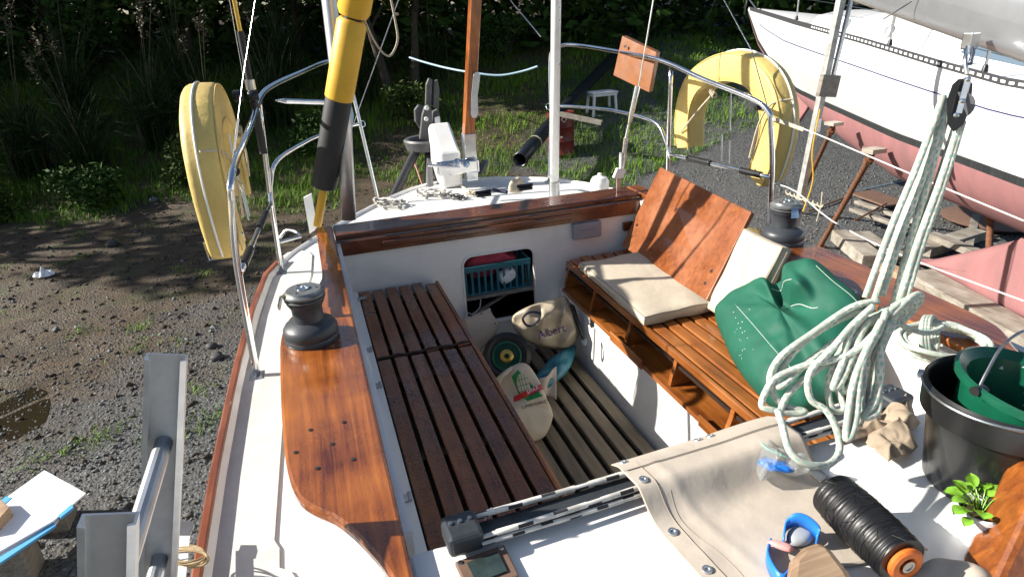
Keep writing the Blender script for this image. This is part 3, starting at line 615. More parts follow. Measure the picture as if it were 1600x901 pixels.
MB().tube([P(645,248,Y=5.05), P(660,289,Y=4.95)], .006, 6).build('strut_line', 'pinkplastic', ge)
# wood pad on the rail (outboard bracket)
pd = MB(); q = [P(x, y, Y=Y_) for x, y, Y_ in ((972,56,3.72),(1026,82,3.42),(1014,145,3.42),(958,118,3.72))]; pd.prism(q, (.045, .035, 0)); pdo = pd.build('outboard_pad', 'padwood', boat, bevel=.004)
for x, y in ((977,73),(1009,89),(969,111),(1000,127)): p = P(x, y, Y=3.42+.3*(1026-x-((y-82)*-.2))/54*.92-.012); MB().lathe([(.0085, -.004), (.0085, .004), (.004, .008), (0, .008)], 12, Matrix.Translation(p) @ Matrix.Rotation(math.pi/2, 4, 'X')).build('bolt', 'chrome', pdo, True)
# backstay with turnbuckle
st = boat
MB().tube([P(1111,-530,Y=3.19), P(998,135,Y=3.19)], .0035, 8).build('backstay', 'steel', boat)
tb_ = MB(); tb_.tube([P(996,135,Y=3.19), P(986,180,Y=3.19), P(983,195,Y=3.19)], [.017, .015, .010], 10); tb_.tube([P(983,192,Y=3.19), P(977,220,Y=3.19)], .007, 8); tb_.tube([P(978,215,Y=3.19), P(975,240,Y=3.19)], .014, 10); tb_.tube([P(970,238,Y=3.19), P(970,262,Y=3.19)], .009, 8); tb_.tube([P(977,238,Y=3.19), P(974,262,Y=3.19)], .009, 8); tb_.build('turnbuckle', 'chrome', boat, True)
tg = MB(); tg.prism([P(x, y, Y=3.2) for x, y in ((956,277),(962,262),(973,262),(976,266),(970,278))], (0, -.022, 0)); tg.build('toggle', 'whitepost', boat, bevel=.004)
# aft deck fittings
c = P(937, 270, Y=3.62); hv = c.z-ZD
mv = MB(); mv.lathe([(.06, 0), (.06, hv*.72), (.058, hv*.78), (.045, hv*.88), (.02, hv*.92), (.010, hv*.95), (.014, hv*.98), (0, hv)], 20, Matrix.Translation(V(c.x, c.y, ZD+.001))); mv.build('deck_vent', 'white', boat, True)
tz = P(966, 270, Y=3.19); MB().b2(tz.x-.012, tz.x+.012, 3.182, 3.192, ZC+.001, tz.z).build('stay_tang', 'steel', boat, bevel=.002)
for c0 in (P(757, 308, z=ZC+.004), P(822, 298, z=ZC+.004)):
    k = MB(); k.box(c0+V(0, .02, .010), (.085, .04, .018)); k.tube([c0+V(-.05, .02, .026), c0+V(.05, .02, .026)], .010, 8); k.build('jam_cleat', 'black', boat, True, bevel=.004)
# timber post by the companionway
MB().beam(P(1562, 915, D=1.15)+V(0, 0, -.03), P(1668, 690, D=1.22), .10, .10, side=(-.6, -.8, 0)).build('companionway_post', 'varnZ', boat, bevel=.012)
# lifeline on the far side with lashing
ll = MB(); ll.tube([P(1200,182,X=2.13), P(1265,205,X=2.13), P(1400,262,X=2.13), P(1600,345,X=2.16)], .0028, 6, smooth=3); ll.build('lifeline', 'whitecord', boat, True)
ll = MB(); ll.tube([P(1209,286,X=2.11), P(1245,300,X=2.13), P(1300,345,X=2.12), P(1400,395,X=2.12), P(1600,470,X=2.12)], .0028, 6, smooth=3); ll.build('lifeline', 'whitecord', boat, True)
ls = MB(); A_, B_ = P(1200,182,X=2.13), P(1255,202,X=2.13)
for k in range(2): ls.tube([A_.lerp(B_, t)+V(0, math.sin(t*60+k*3)*.008, math.cos(t*60+k*3)*.008) for t in np.linspace(0, 1, 60)], .0035, 6)
ls.build('lashing', 'cord', boat, True)
ls = MB(); A_, B_ = P(1228,300,X=2.13), P(1285,322,X=2.13); ls.tube([A_.lerp(B_, t)+V(0, math.sin(t*50)*.008, math.cos(t*50)*.008) for t in np.linspace(0, 1, 50)], .004, 6); ls.tube([P(1285,300,X=2.13), P(1283,322,X=2.13), P(1276,346,X=2.13)], .003, 6); ls.build('lashing', 'cord', boat, True)
# standing rigging wires near the stern
for nm, pts, r in (('wire_stay', [P(475,-485,Y=2.93), P(402,-20,Y=2.6), P(380,120,Y=2.5), P(372,185,Y=2.45)], .0013), ('wire_stay', [P(790,-460,Y=4.6), P(630,-20,Y=4.4), P(550,200,Y=4.3)], .0028), ('wire_stay', [P(1010,-220,Y=3.2), P(1120,-20,Y=2.9), P(1175,80,Y=2.75), P(1200,170,Y=2.55)], .0025)):
    MB().tube(pts, r, 6).build(nm, 'steel', boat)
for a, b_, Y in (((372,185), (362,265), 2.45), ((805,10), (845,58), 4.5)):
    k = MB(); k.tube([P(*a, Y=Y), P(*b_, Y=Y)], [.004, .008, .009, .008, .004], 8); k.build('rigging_screw', 'chrome', boat, True)
k = MB(); k.tube([P(500,-413,Y=4.5), P(790,-10,Y=4.5), P(808,15,Y=4.5)], .003, 6); k.build('wire_stay', 'steel', boat)

# ---------------------------------------------------------------- loose things aboard
# horseshoe lifebuoys
HB = [(3.40,2.36),(3.42,2.50),(3.40,2.63),(3.32,2.745),(3.17,2.815),(3.00,2.845),(2.83,2.82),(2.71,2.75),(2.645,2.64),(2.64,2.52),(2.67,2.40),(2.71,2.31)]
def horseshoe(M_, label, x0):
    root = thing('horseshoe_buoy', label, 'lifebuoy', M_(V(x0, 2.71, 2.30)), 'yellow horseshoe lifebuoys on the stern rails')
    path = cr([V(x0, y, z) for y, z in HB], 5); n = len(path); b = MB(); sec = []
    cc = V(x0, 3.02, 2.58); hwid, hth = .078, .066
    for k in range(n):
        t = (path[min(k+1, n-1)]-path[max(k-1, 0)]).normalized(); o = V(0, t.z, -t.y); o = o if o.dot(path[k]-cc) > 0 else -o
        e = min(k, n-1-k); f = .78+.22*min(1, e/3)
        ring = []
        for j in range(20):
            a = 2*math.pi*j/20; ca, sa = math.cos(a), math.sin(a); px = math.copysign(abs(ca)**.42, ca)*hwid*f; py = math.copysign(abs(sa)**.42, sa)*hth
            wr = 1+.025*mnoise.noise(path[k]*14+V(ca, sa, 0)*2)
            ring.append(M_(path[k]+o*px*wr+V(py*wr, 0, 0)))
        sec.append(ring+[ring[0]])
    b.grid(sec); i = len(b.v)
    for r_, rev in ((sec[0][:-1], False), (sec[-1][:-1], True)):
        i = len(b.v); b.v += r_; f_ = list(range(i, i+20)); b.f.append(f_[::-1] if rev else f_)
    body = b.build('cover', 'vinyl', root, 'all')
    zp = [M_(p+((V(0, (path[min(k+1, n-1)]-path[max(k-1, 0)]).z, -(path[min(k+1, n-1)]-path[max(k-1, 0)]).y).normalized())*s_*(hwid+.003))) for k, p in enumerate(path) for s_ in [1 if V(0, (path[min(k+1, n-1)]-path[max(k-1, 0)]).z, -(path[min(k+1, n-1)]-path[max(k-1, 0)]).y).dot(p-cc) > 0 else -1]]
    MB().tube([p+(M_(V(x0+.015, 0, 0))-M_(V(x0, 0, 0))) for p in zp[2:-2]], .0045, 6).build('zip', 'zip', body, True)
    for sg in (-1, 1):
        MB().tube([M_(p+V(-hth*.93, 0, 0)+(V(0, p.y-cc.y, p.z-cc.z).normalized() if 3 < k < n-4 else V(0, math.copysign(1, p.y-cc.y), 0))*sg*hwid*.88) for k, p in enumerate(path)], .0035, 6).build('piping', 'vinyl', body, True)
    for yy, zz in ((3.41, 2.40), (2.69, 2.36)):
        p = M_(V(x0-.0585, yy, zz)); MB().box(p, (.003, .11, .05), Matrix.Rotation(0, 3, 'X')).build('reflective_patch', 'greyplastic', body)
    hook = MB(); h0 = M_(V(x0-.07, 2.95, 2.38)); hook.tube([M_(V(x0-.08, 2.97, 2.36)), M_(V(x0-.075, 2.99, 2.5)), M_(V(x0-.07, 2.93, 2.53)), M_(V(x0-.07, 2.95, 2.72))], .004, 6); hook.build('bracket', 'steel', root, True); hook = MB(); hook.tube([M_(V(x0-.08, 2.90, 2.36)), M_(V(x0-.075, 2.92, 2.48)), M_(V(x0-.07, 2.88, 2.53))], .004, 6)
    hook.build('bracket', 'steel', root, True); hook = MB(); hook.tube([M_(V(x0-.07, 2.70, 2.37)), M_(V(x0-.03, 2.66, 2.285)), M_(V(x0+.07, 2.66, 2.285)), M_(V(x0+.075, 2.66, 2.36))], .004, 6); hook.build('bracket', 'steel', root, True)
    ln = MB(); ln.tube([M_(V(x0-.075, 3.40, 2.45)), M_(V(x0-.10, 3.2, 2.60)), M_(V(x0-.10, 3.05, 2.72))], .005, 6, smooth=3); ln.build('tie_line', 'cord', root, True); ln = MB(); ln.tube([M_(V(x0-.078, 2.74, 2.42)), M_(V(x0-.09, 2.68, 2.60)), M_(V(x0-.075, 2.62, 2.70)), M_(V(x0-.0, 2.57, 2.72))], .005, 6, smooth=3)
    ln.build('tie_line', 'cord', root, True); ln = MB()
    for k in range(4): ln.tube([M_(V(x0-.10+.012*math.cos(a), 3.05+.03*k/3, 2.70+.012*math.sin(a)+.02*k/3)) for a in np.linspace(0, 6.28, 9)], .005, 6)
    ln.build('knot', 'cord', root, True)
    return root
horseshoe(lambda v: v, 'yellow horseshoe lifebuoy on the far stern rail, open side towards the camera', 2.22)
horseshoe(lambda v: mir(v)+V(.075, -.03, .03), 'yellow horseshoe lifebuoy seen edge-on beside the bushes, hung outside the rail', 2.23)

pb0 = P(548, 178, Y=4.35); bt = MB(); bt.prism([P(x, y, Y=4.38) for x, y in ((541,160),(549,163),(553,180),(551,196),(543,192))], (0, .02, 0)); tag(bt.build('blue_plate', 'hose', None, bevel=.003), 'small pale blue plate clipped to the stern rail behind the padded pole', 'plate')
# padded pole
a, b_ = P(496, 352, Y=3.32), P(566, -60, Y=3.05)
def on(t): return a.lerp(b_, t)
pl = thing('padded_pole', 'upright pole padded with yellow and black foam beside the steel strut', 'pole', on(0))
MB().tube([on(.0), on(.22)], .021, 12).build('pole', 'yellowfoam', pl, 'all')
MB().tube([on(.175), on(.18), on(.54), on(.545)], [.055, .062, .062, .06], 20).build('black_sleeve', 'blackfoam', pl, True)
MB().tube([on(.53), on(.535), on(.80), on(.815)], [.060, .066, .066, .052], 20).build('yellow_sleeve', 'yellowfoam', pl, True)
MB().tube([on(.805), on(.83)], .04, 14).build('collar', 'black', pl, True)
MB().tube([on(.825), on(.845), on(1.02)], [.060, .072, .072], 20).build('yellow_float', 'yellowfoam', pl, True)
tl = MB(); tl.tube([on(.81)+V(.05, -.02, 0), P(588,70,Y=3.15), P(608,88,Y=3.15), P(621,65,Y=3.15), P(618,35,Y=3.15), P(608,-15,Y=3.15)], .005, 6, smooth=5); tl.build('cord_loop', 'cord', pl, True)

# fishing rods in holders on the left rail
rd = thing('fishing_rod', 'black and gold fishing rod standing in a holder on the left stern rail', 'fishing rod', P(412, 245, Y=3.05))
r0, r1 = P(412, 240, Y=3.02), P(361, -25, Y=3.02)
MB().tube([r0, r0.lerp(r1, .40)], .017, 10).build('butt', 'blackfoam', rd, True)
MB().tube([r0.lerp(r1, .40), r0.lerp(r1, .46)], .021, 12).build('reel_seat', 'steel', rd, True)
MB().tube([r0.lerp(r1, .46), r0.lerp(r1, .74)], [.014, .019, .018, .014], 12).build('fore_grip', 'blackfoam', rd, True)
MB().tube([r0.lerp(r1, .74), r0.lerp(r1, .93)], .009, 10).build('gold_winding', 'brass', rd, True)
MB().tube([r0.lerp(r1, .93), r0.lerp(r1, 2.6)], [.007, .003], 10).build('rod_blank', 'black', rd, True)
for dx in (-12, 12): MB().lathe([(.02, -.02), (.024, -.015), (.024, .015), (.02, .02)], 12, Matrix.Translation(P(384+dx, 150, Y=3.0)) @ Matrix.Rotation(math.pi/2, 4, 'Y')).build('reel_knob', 'black', rd, True)
MB().tube([r0.lerp(r1, 2.6), P(381,125,Y=3.02)], .0010, 5).build('fishing_line', 'whitecord', rd)

# varnished lid leaning on the seat
q = [V(1.585, 3.05, 1.932), V(1.535, 2.155, 1.975), V(1.785, 2.235, 2.315), V(1.80, 3.035, 2.355)]
n_ = (q[1]-q[0]).cross(q[3]-q[0]).normalized(); n_ = n_ if n_.x < 0 else -n_
ld = MB(); ld.prism(q, -n_*.022); lo = ld.build('locker_lid', 'lidwood', None, bevel=.004); tag(lo, 'varnished wooden locker lid leaning over a cushion on the right-hand seat', 'lid')
for s_, t_ in ((.06, .16), (.06, .30), (.93, .14), (.93, .28)):
    p = q[0].lerp(q[1], s_).lerp(q[3].lerp(q[2], s_), t_)+n_*.0008
    MB().lathe([(.008, 0), (.007, .001), (0, .0012)], 10, Matrix.Translation(p) @ n_.to_track_quat('Z', 'Y').to_matrix().to_4x4()).build('screw_hole', 'dark', lo)
MB().beam(q[0].lerp(q[1], .5)-n_*.035+V(0, 0, .02), q[3].lerp(q[2], .5)-n_*.035-V(0, 0, .03), .06, .024, side=n_).build('batten', 'lidwood', lo, bevel=.003)

# cushions
def cushion(o, u, v, w_, lx, ly, h, label, seed):
    o, u, v, w_ = Vector(o), Vector(u).normalized(), Vector(v).normalized(), Vector(w_).normalized(); N = 16; root = thing('seat_cushion', label, 'cushion', o, 'cream cushions on the right-hand seat')
    b = MB(); rows = []
    ring = []
    def pt(s, t, k):   # s,t in -1..1, k -1..1
        e = 1-.035*(1-abs(t))*0; puff = (1-s*s)**.5*(1-t*t)**.5
        p = o+u*s*lx/2*(1-.02*(1-t*t))+v*t*ly/2*(1-.02*(1-s*s))+w_*(h/2+k*(h/2)*(.72+.45*puff**.6))
        return p+w_*k*.006*mnoise.noise(p*11+V(seed, 0, 0))
    gs = [math.sin(x*math.pi/2) for x in np.linspace(-1, 1, N)]
    b.grid([[pt(s, t, 1) for t in gs] for s in gs], True); b.grid([[pt(s, t, -1) for t in gs] for s in gs], False)
    peri = [(s, -1) for s in gs]+[(1, t) for t in gs[1:]]+[(s, 1) for s in gs[::-1][1:]]+[(-1, t) for t in gs[::-1][1:]]
    b.grid([[pt(s, t, k)+(u*s+v*t)*.006*(1-k*k) for s, t in peri] for k in np.linspace(-1, 1, 6)], False)
    body = b.build('cover', 'cushion', root, True)
    for k in (1, -1): MB().tube([pt(s, t, k) for s, t in peri[:-1]], .0032, 5, closed=True).build('piping', 'piping', body, True)
    sl = MB(); sl.tube([pt(-1+.0, t, .05)-u*.009 for t in np.linspace(-.2, .95, 14)], .002, 4); sl.build('zip', 'piping', body)
    return root
cushion((1.425, 2.51, ZS+.004), (1, .03, 0), (.02, 1, 0), (0, 0, 1), .36, .70, .055, 'flat cream seat cushion lying in front of the leaning wooden lid', 1)
cushion((1.665, 2.03, 2.085), (.04, 1, 0), (.42, -.04, 1), (-1, .04, .42), .25, .37, .065, 'upright cream cushion propped behind the lid against the coaming', 2)

# green canvas bag
gb = thing('canvas_bag', 'crumpled dark green canvas sail bag on the right-hand seat', 'bag', (1.5, 1.7, ZS))
def cam_hit(target, x, y):
    t = cam_hit.c.get(target.name)
    if t is None: t = cam_hit.c[target.name] = BVHTree.FromPolygons([v_.co+ORG[target.name] for v_ in target.data.vertices], [list(p_.vertices) for p_ in target.data.polygons])
    r = Vector((ROT @ _cd(x, y)).tolist()).normalized(); h, n_, _, _ = t.ray_cast(V(0, 0, HC), r); return (h, n_) if h else (None, None)
cam_hit.c = {}
def trace(target, px, r, nm, m, parent, sub=8):
    pts = [cam_hit(target, p.x, p.y) for p in cr([V(x, y, 0) for x, y in px], sub)]; pts = [h+n_*r*.6 for h, n_ in pts if h]
    return MB().tube(pts, r, 5).build(nm, m, parent) if len(pts) > 2 else None
go = [P(1117,492,z=1.965), P(1132,472,z=2.0), P(1160,455,z=2.06), P(1190,441,X=1.60), P(1212,449,X=1.64), P(1226,444,X=1.67), P(1231,420,X=1.68), P(1252,412,X=1.70), P(1275,411,X=1.70), P(1310,440,X=1.71), P(1352,478,X=1.715), P(1345,520,X=1.66), P(1325,590,X=1.52), P(1300,640,z=1.925), P(1255,648,z=1.92), P(1212,640,z=1.92), P(1180,612,z=1.92), P(1150,572,z=1.92), P(1130,530,z=1.93)]
b = MB(); gn = Vector((-.55, -.35, .75)).normalized(); b.pillow(go, gn, .105, .05, rings=34, sub=6, amp=.008, fs=5, p=5.5, seed=3)
def crease(p, a, c, w_, d):
    ac = c-a; t = max(0, min(1, (p-a).dot(ac)/ac.length_squared)); r_ = (p-(a+ac*t)).length; return d*max(0, 1-r_/w_)*(.4+.6*math.sin(math.pi*min(1, max(.08, t))))
CR = [(P(1195,450,X=1.58), P(1255,480,X=1.50), .05, -.05), (P(1255,480,X=1.50), P(1290,455,X=1.56), .05, -.045), (P(1232,425,X=1.62), P(1262,470,X=1.52), .04, .03), (P(1240,482,X=1.47), P(1340,505,X=1.52), .05, -.035), (P(1150,470,X=1.55), P(1235,590,X=1.38), .05, .022),
      (P(1200,480,X=1.5), P(1310,600,X=1.42), .06, .018), (P(1165,560,X=1.38), P(1250,620,X=1.34), .05, -.02), (P(1290,520,X=1.48), P(1325,570,X=1.48), .045, -.025), (P(1215,520,X=1.43), P(1180,585,X=1.38), .035, -.012)]
vv2 = []
for v_ in b.v:
    e = 1.5*sum(crease(v_, *c_) for c_ in CR); e += .010*(abs(mnoise.noise(v_*7+V(2, 3, 1)))-.2)+.005*(abs(mnoise.noise(v_*17))-.2); q_ = v_+gn*e
    q_.z = max(q_.z, ZS+.003); q_.x = min(q_.x, 1.722) if q_.z < ZC+.004 else q_.x; vv2.append(q_)
b.v = vv2; bo = b.build('bag_body', 'greencanvas', gb, 'all')
trace(bo, ((1151,478),(1175,505),(1205,540),(1236,575)), .0008, 'seam', 'stitch', bo); trace(bo, ((1275,415),(1300,438),(1330,462),(1348,482)), .0008, 'seam', 'stitch', bo)
trace(bo, ((1205,451),(1220,454),(1225,440),(1237,436)), .0011, 'drawstring', 'whitecord', bo); trace(bo, ((1236,478),(1250,475),(1268,481),(1278,480)), .0011, 'drawstring', 'whitecord', bo)
sm2 = MB()
for k in range(24):
    x, y = random.gauss(1158, 10), random.gauss(532, 24)
    h, n_ = cam_hit(bo, x, y)
    if not h: continue
    t1 = n_.orthogonal().normalized(); t2 = n_.cross(t1); r_ = random.uniform(.0008, .0026); sm2.v += [h+n_*.0008+(t1*math.cos(6.283*j/6)+t2*math.sin(6.283*j/6)*random.uniform(.4, 1.6))*r_ for j in range(6)]; sm2.f.append(list(range(len(sm2.v)-6, len(sm2.v))))
so = sm2.build('paint_specks', 'stitch', bo); so['kind'] = 'stuff'
lc = MB(); lc.tube([P(1310,455,z=ZC+.01), P(1330,452,z=ZC+.01), P(1338,456,z=ZC+.012), P(1328,459,z=ZC+.012), P(1313,455,z=ZC+.01)], .0025, 6, smooth=4)
tag(lc.build('cord_end', 'whitecord', None, True), 'short white cord end looped on the right-hand varnished coaming', 'cord')

# mainsheet: block, falls, hanging loops and coil
ms = thing('mainsheet_block', 'black double block with steel cheek hanging under the boom', 'pulley block', P(1500, 180, D=1.36))
BK = [P(x, y, D=1.36) for x, y in ((1497,120),(1512,118),(1523,128),(1520,165),(1508,200),(1488,215),(1477,200),(1476,160),(1486,130))]
BK = [P(1500, 150, D=1.36).lerp(p, .86) for p in BK]
fw = (P(1500, 165, D=1.4)-P(1500, 165, D=1.36)).normalized()
MB().prism([p-fw*.022 for p in BK], fw*.006).build('cheek', 'blackplastic', ms, bevel=.003)
MB().prism([p+fw*.022 for p in BK], fw*.006).build('cheek', 'blackplastic', ms, bevel=.003)
c = P(1499, 165, D=1.36); qz = fw.to_track_quat('Z', 'Y').to_matrix().to_4x4()
MB().lathe([(.008, -.018), (.028, -.018), (.022, -.004), (.022, .004), (.028, .018), (.008, .018)], 20, Matrix.Translation(c) @ qz).build('sheave', 'dkgrey', ms, True)
MB().prism([P(x, y, D=1.335) for x, y in ((1508,120),(1519,122),(1503,178),(1493,176))], -fw*.004).build('steel_strap', 'chrome', ms, bevel=.001)
for x, y in ((1513,124),(1504,158),(1494,180)): MB().lathe([(.006, 0), (.005, .004), (0, .005)], 10, Matrix.Translation(P(x, y, D=1.330)) @ (-fw).to_track_quat('Z', 'Y').to_matrix().to_4x4()).build('bolt', 'chrome', ms)
sh = MB(); sh.tube([P(1511,116,D=1.36), P(1508,95,D=1.36), P(1513,72,D=1.37), P(1520,78,D=1.37), P(1516,100,D=1.36)], .0045, 8, smooth=4); sh.build('shackle', 'chrome', ms, True)
sheet = thing('mainsheet_rope', 'white and green flecked mainsheet falls and tangled loops below the block', 'rope', P(1330, 690, z=ZB))
def rope(px, nm='rope_loop', r=.0071, sub=7, par=None, m='ropegreen'):
    return MB().tube([P(x, y, D=d) for x, y, d in px], r, 10, smooth=sub).build(nm, m, par or sheet, 'all')
FALLS = [((1474,150),(1352,465)),((1488,145),(1378,462)),((1494,195),(1398,480)),((1504,190),(1412,478)),((1484,160),(1390,500)),((1480,155),(1366,470)),((1499,192),(1405,470))]
for k, ((x0, y0), (x1, y1)) in enumerate(FALLS):
    dd = 1.35+.012*(k % 3); rope([(x0, y0, 1.355), ((x0*2+x1)/3, (y0*2+y1)/3+3, dd), ((x0+2*x1)/3-2, (y0+2*y1)/3, dd+.01), (x1, y1, dd+.01)], 'rope_fall')
# hitch: turns wrapped round the falls
for k in range(7):
    x, y = 1352+k*9, 508-k*4+5*(k % 2); a_ = .40+.06*k
    pts = []
    for t in np.linspace(0, 2*math.pi, 17)[:-1]:
        u = math.cos(t)*34; v_ = math.sin(t)*9; pts.append(P(x+u*math.cos(a_)+v_*.4+8, y-u*math.sin(a_)*.3+u*.75*(-.6)+v_, D=1.355+.025*math.sin(t)))
    MB().tube(pts, .0074, 10, closed=True, smooth=3).build('rope_turn', 'ropegreen', sheet, 'all')
L_ = [
 [(1372,470,1.33),(1330,480,1.33),(1270,520,1.33),(1222,555,1.33),(1204,585,1.335),(1206,610,1.34),(1222,632,1.34),(1250,640,1.335),(1257,643,1.33),(1240,646,1.33),(1205,640,1.33),(1190,632,1.335),(1200,605,1.335),(1215,588,1.33),(1260,570,1.325),(1300,562,1.32),(1340,545,1.31),(1372,515,1.31)],
 [(1365,478,1.315),(1330,510,1.315),(1300,545,1.315),(1270,575,1.315),(1262,598,1.315),(1268,625,1.315),(1290,640,1.31),(1305,665,1.305),(1312,700,1.30),(1300,722,1.275),(1275,727,1.255),(1250,720,1.255),(1232,700,1.265),(1224,670,1.285),(1215,640,1.31)],
 [(1385,485,1.31),(1372,520,1.305),(1350,560,1.30),(1342,600,1.30),(1338,650,1.295),(1330,680,1.29),(1322,683,1.29),(1325,650,1.295),(1333,600,1.30),(1352,550,1.30),(1378,500,1.305)],
 [(1352,492,1.32),(1328,520,1.318),(1318,560,1.315),(1304,598,1.31),(1303,606,1.31),(1312,600,1.31),(1326,570,1.315),(1345,520,1.318),(1358,498,1.32)],
 [(1390,500,1.32),(1374,550,1.315),(1373,600,1.31),(1372,640,1.305),(1356,652,1.30),(1350,648,1.30),(1366,630,1.305),(1376,590,1.31),(1378,545,1.315),(1396,505,1.32)],
 [(1340,500,1.335),(1318,540,1.335),(1298,580,1.33),(1294,615,1.325),(1302,640,1.32),(1318,640,1.32),(1314,620,1.325),(1310,600,1.33),(1330,560,1.335)],
 [(1360,500,1.345),(1340,540,1.34),(1330,600,1.335),(1328,640,1.33),(1338,662,1.32),(1345,640,1.325),(1348,600,1.335),(1356,560,1.34),(1372,520,1.345)],
 [(1345,485,1.34),(1300,505,1.34),(1255,535,1.34),(1225,570,1.338),(1214,600,1.335),(1225,600,1.33),(1262,566,1.335),(1310,530,1.34)],
 [(1378,480,1.335),(1362,530,1.33),(1352,580,1.325),(1346,620,1.32),(1352,640,1.315),(1362,620,1.32),(1366,580,1.325),(1380,530,1.33)],
 [(1350,505,1.325),(1325,540,1.325),(1312,575,1.32),(1316,610,1.315),(1330,600,1.315),(1338,560,1.32),(1352,525,1.325)],
 [(1300,560,1.335),(1260,590,1.335),(1232,615,1.335),(1220,640,1.33),(1218,655,1.32)],
]
for l in L_: rope(l)
coil = thing('rope_coil', 'coil of white and green rope lying behind the black bucket', 'rope', P(1490, 545, D=1.50))
for k in range(9):
    pts = []; rx, ry = 66-3.0*(k % 4)+random.uniform(-4, 4), 27-1.5*(k % 3)+random.uniform(-2, 2)
    for t in np.linspace(0, 2*math.pi, 19)[:-1]:
        x = 1480+math.cos(t)*rx+random.uniform(-1.5, 1.5)-(8 if math.cos(t) < -.5 else 0); y = 536+math.sin(t)*ry+math.cos(t)*9-(k-4)*1.0+random.uniform(-1, 1)
        pts.append(P(x, y, z=ZC+.012+.0065*k+.006*math.sin(3*t+k)))
    MB().tube(pts, .0074, 10, closed=True, smooth=3).build('rope_turn', 'ropegreen', coil, 'all')
for k in range(3):
    pts = [P(1447+5*k+14*math.cos(t)*.55, 525+30*math.sin(t), z=ZC+.04+.045*math.cos(t*1+2)) for t in np.linspace(0, 2*math.pi, 15)[:-1]]
    MB().tube(pts, .0074, 10, closed=True, smooth=3).build('frapping_turn', 'ropegreen', coil, 'all')
MB().tube([P(1405,505,D=1.37), P(1425,515,D=1.42), P(1450,520,D=1.50), P(1475,510,D=1.53)], .0062, 10, smooth=5).build('lead', 'ropegreen', coil, 'all')
# stand under the coil and hitch: white coaming end box
MB().b2(1.42, 1.725, .72, 1.0, ZB+.001, ZB+.042).build('sheet_locker', 'white', boat, bevel=.01)

# boom
bm = thing('boom', 'grey aluminium boom crossing the top right corner of the view', 'boom', P(1512, 60, D=1.45))
bA, bB = P(1340, 0, D=1.9), P(1600, 92, D=1.35); bA, bB = bA+(bA-bB)*.5+V(0, 0, .075), bB+(bB-bA)*1.6+V(0, 0, .075)
dirn = (bB-bA).normalized(); sd = dirn.cross(V(0, 0, 1)).normalized(); u2 = sd.cross(dirn)
sec = []
for t in np.linspace(0, 1, 6):
    c = bA.lerp(bB, t)+dirn*0; sec.append([c+sd*(.052*math.copysign(abs(math.cos(a))**.6, math.cos(a)))+u2*(.075*math.copysign(abs(math.sin(a))**.6, math.sin(a))) for a in np.linspace(0, 2*math.pi, 25)])
b = MB(); b.grid(sec); b.f.append(list(range(0, 24))); b.f.append(list(range(5*25, 5*25+24))[::-1]); b.build('boom_tube', 'boomalu', bm, True)
MB().tube([bA.lerp(bB, t)+u2*.080-sd*.012 for t in (0, 1)], .006, 8).build('sail_track', 'alu', bm)
MB().tube([P(x, y, D=d) for x, y, d in ((1380,30,1.62),(1400,18,1.6),(1425,2,1.58),(1440,-12,1.56))], .0016, 6, smooth=4).build('reef_line', 'black', bm)
MB().b2(*(lambda c: (c.x-.012, c.x+.012, c.y-.012, c.y+.012, c.z-.005, c.z+.03))(P(1514, 74, D=1.38))).build('eye_strap', 'steel', bm, bevel=.003)

# tan canvas sheet with eyelets
def canvas_z(p): return 0
QC = [P(955, 722, z=ZB+.055), P(1197, 645, z=ZB+.055), P(1345, 835, z=ZB+.006), P(1130, 925, z=ZB+.006)]
QC[2] = P(1450, 860, z=ZB+.006); QC[3] = P(1115, 925, z=ZB+.006)
cv = thing('canvas_sheet', 'weathered tan canvas sheet with eyelets draped over the traveller', 'canvas', QC[3])
rows = []; NU, NV = 44, 44
def cvp(s, t):
    p = QC[0].lerp(QC[1], s).lerp(QC[3].lerp(QC[2], s), t)
    left = QC[0].lerp(QC[3], t); 
    base = ZB+.006
    yb_ = p.y-(.99+.02*s); hgt = .056*math.exp(-(max(0, abs(yb_+.005)-.03)/.045)**2) if yb_ < .03 else .056-.5*max(0, yb_-.03)
    w_ = .005*mnoise.noise(V(p.x*5, p.y*5, 1))+.004*abs(mnoise.noise(V(p.x*9, p.y*15, 4)))+.005*math.exp(-((s-.16-.1*t)/.03)**2)*t*(1-t)*3
    return V(p.x, p.y, max(base, base+hgt+max(0, w_)))
for i in range(NU+1): rows.append([cvp(i/NU, j/NV) for j in range(NV+1)])
b = MB(); b.grid(rows); co_ = b.build('cloth', 'tan', cv, 'all'); so = co_.modifiers.new('solid', 'SOLIDIFY'); so.thickness = .0016; so.offset = 1
def strip(s0, s1, t0, t1, nm, off=.0025):
    MB().grid([[cvp(s0+(s1-s0)*i/3, t0+(t1-t0)*j/40)+V(0, 0, off) for j in range(41)] for i in range(4)]).build(nm, 'tan', cv, 'all')
strip(.006, .095, .0, 1, 'hem')
MB().grid([[cvp(i/40, .01+.13*j/5)+V(0, 0, .0028+.0006) for j in range(6)] for i in range(41)]).build('hem', 'tan', cv, 'all')
for s_ in (.097,): MB().tube([cvp(s_, t)+V(0, 0, .003) for t in np.linspace(.03, 1, 50)], .0012, 4).build('seam', 'tanback', cv)
MB().tube([cvp(s, .145)+V(0, 0, .004) for s in np.linspace(.02, .98, 50)], .0012, 4).build('seam', 'tanback', cv)
MB().tube([cvp(.15+.02*math.sin(t*9), t)+V(0, 0, .002) for t in np.linspace(.35, .99, 50)], .001, 4).build('seam', 'tanback', cv)
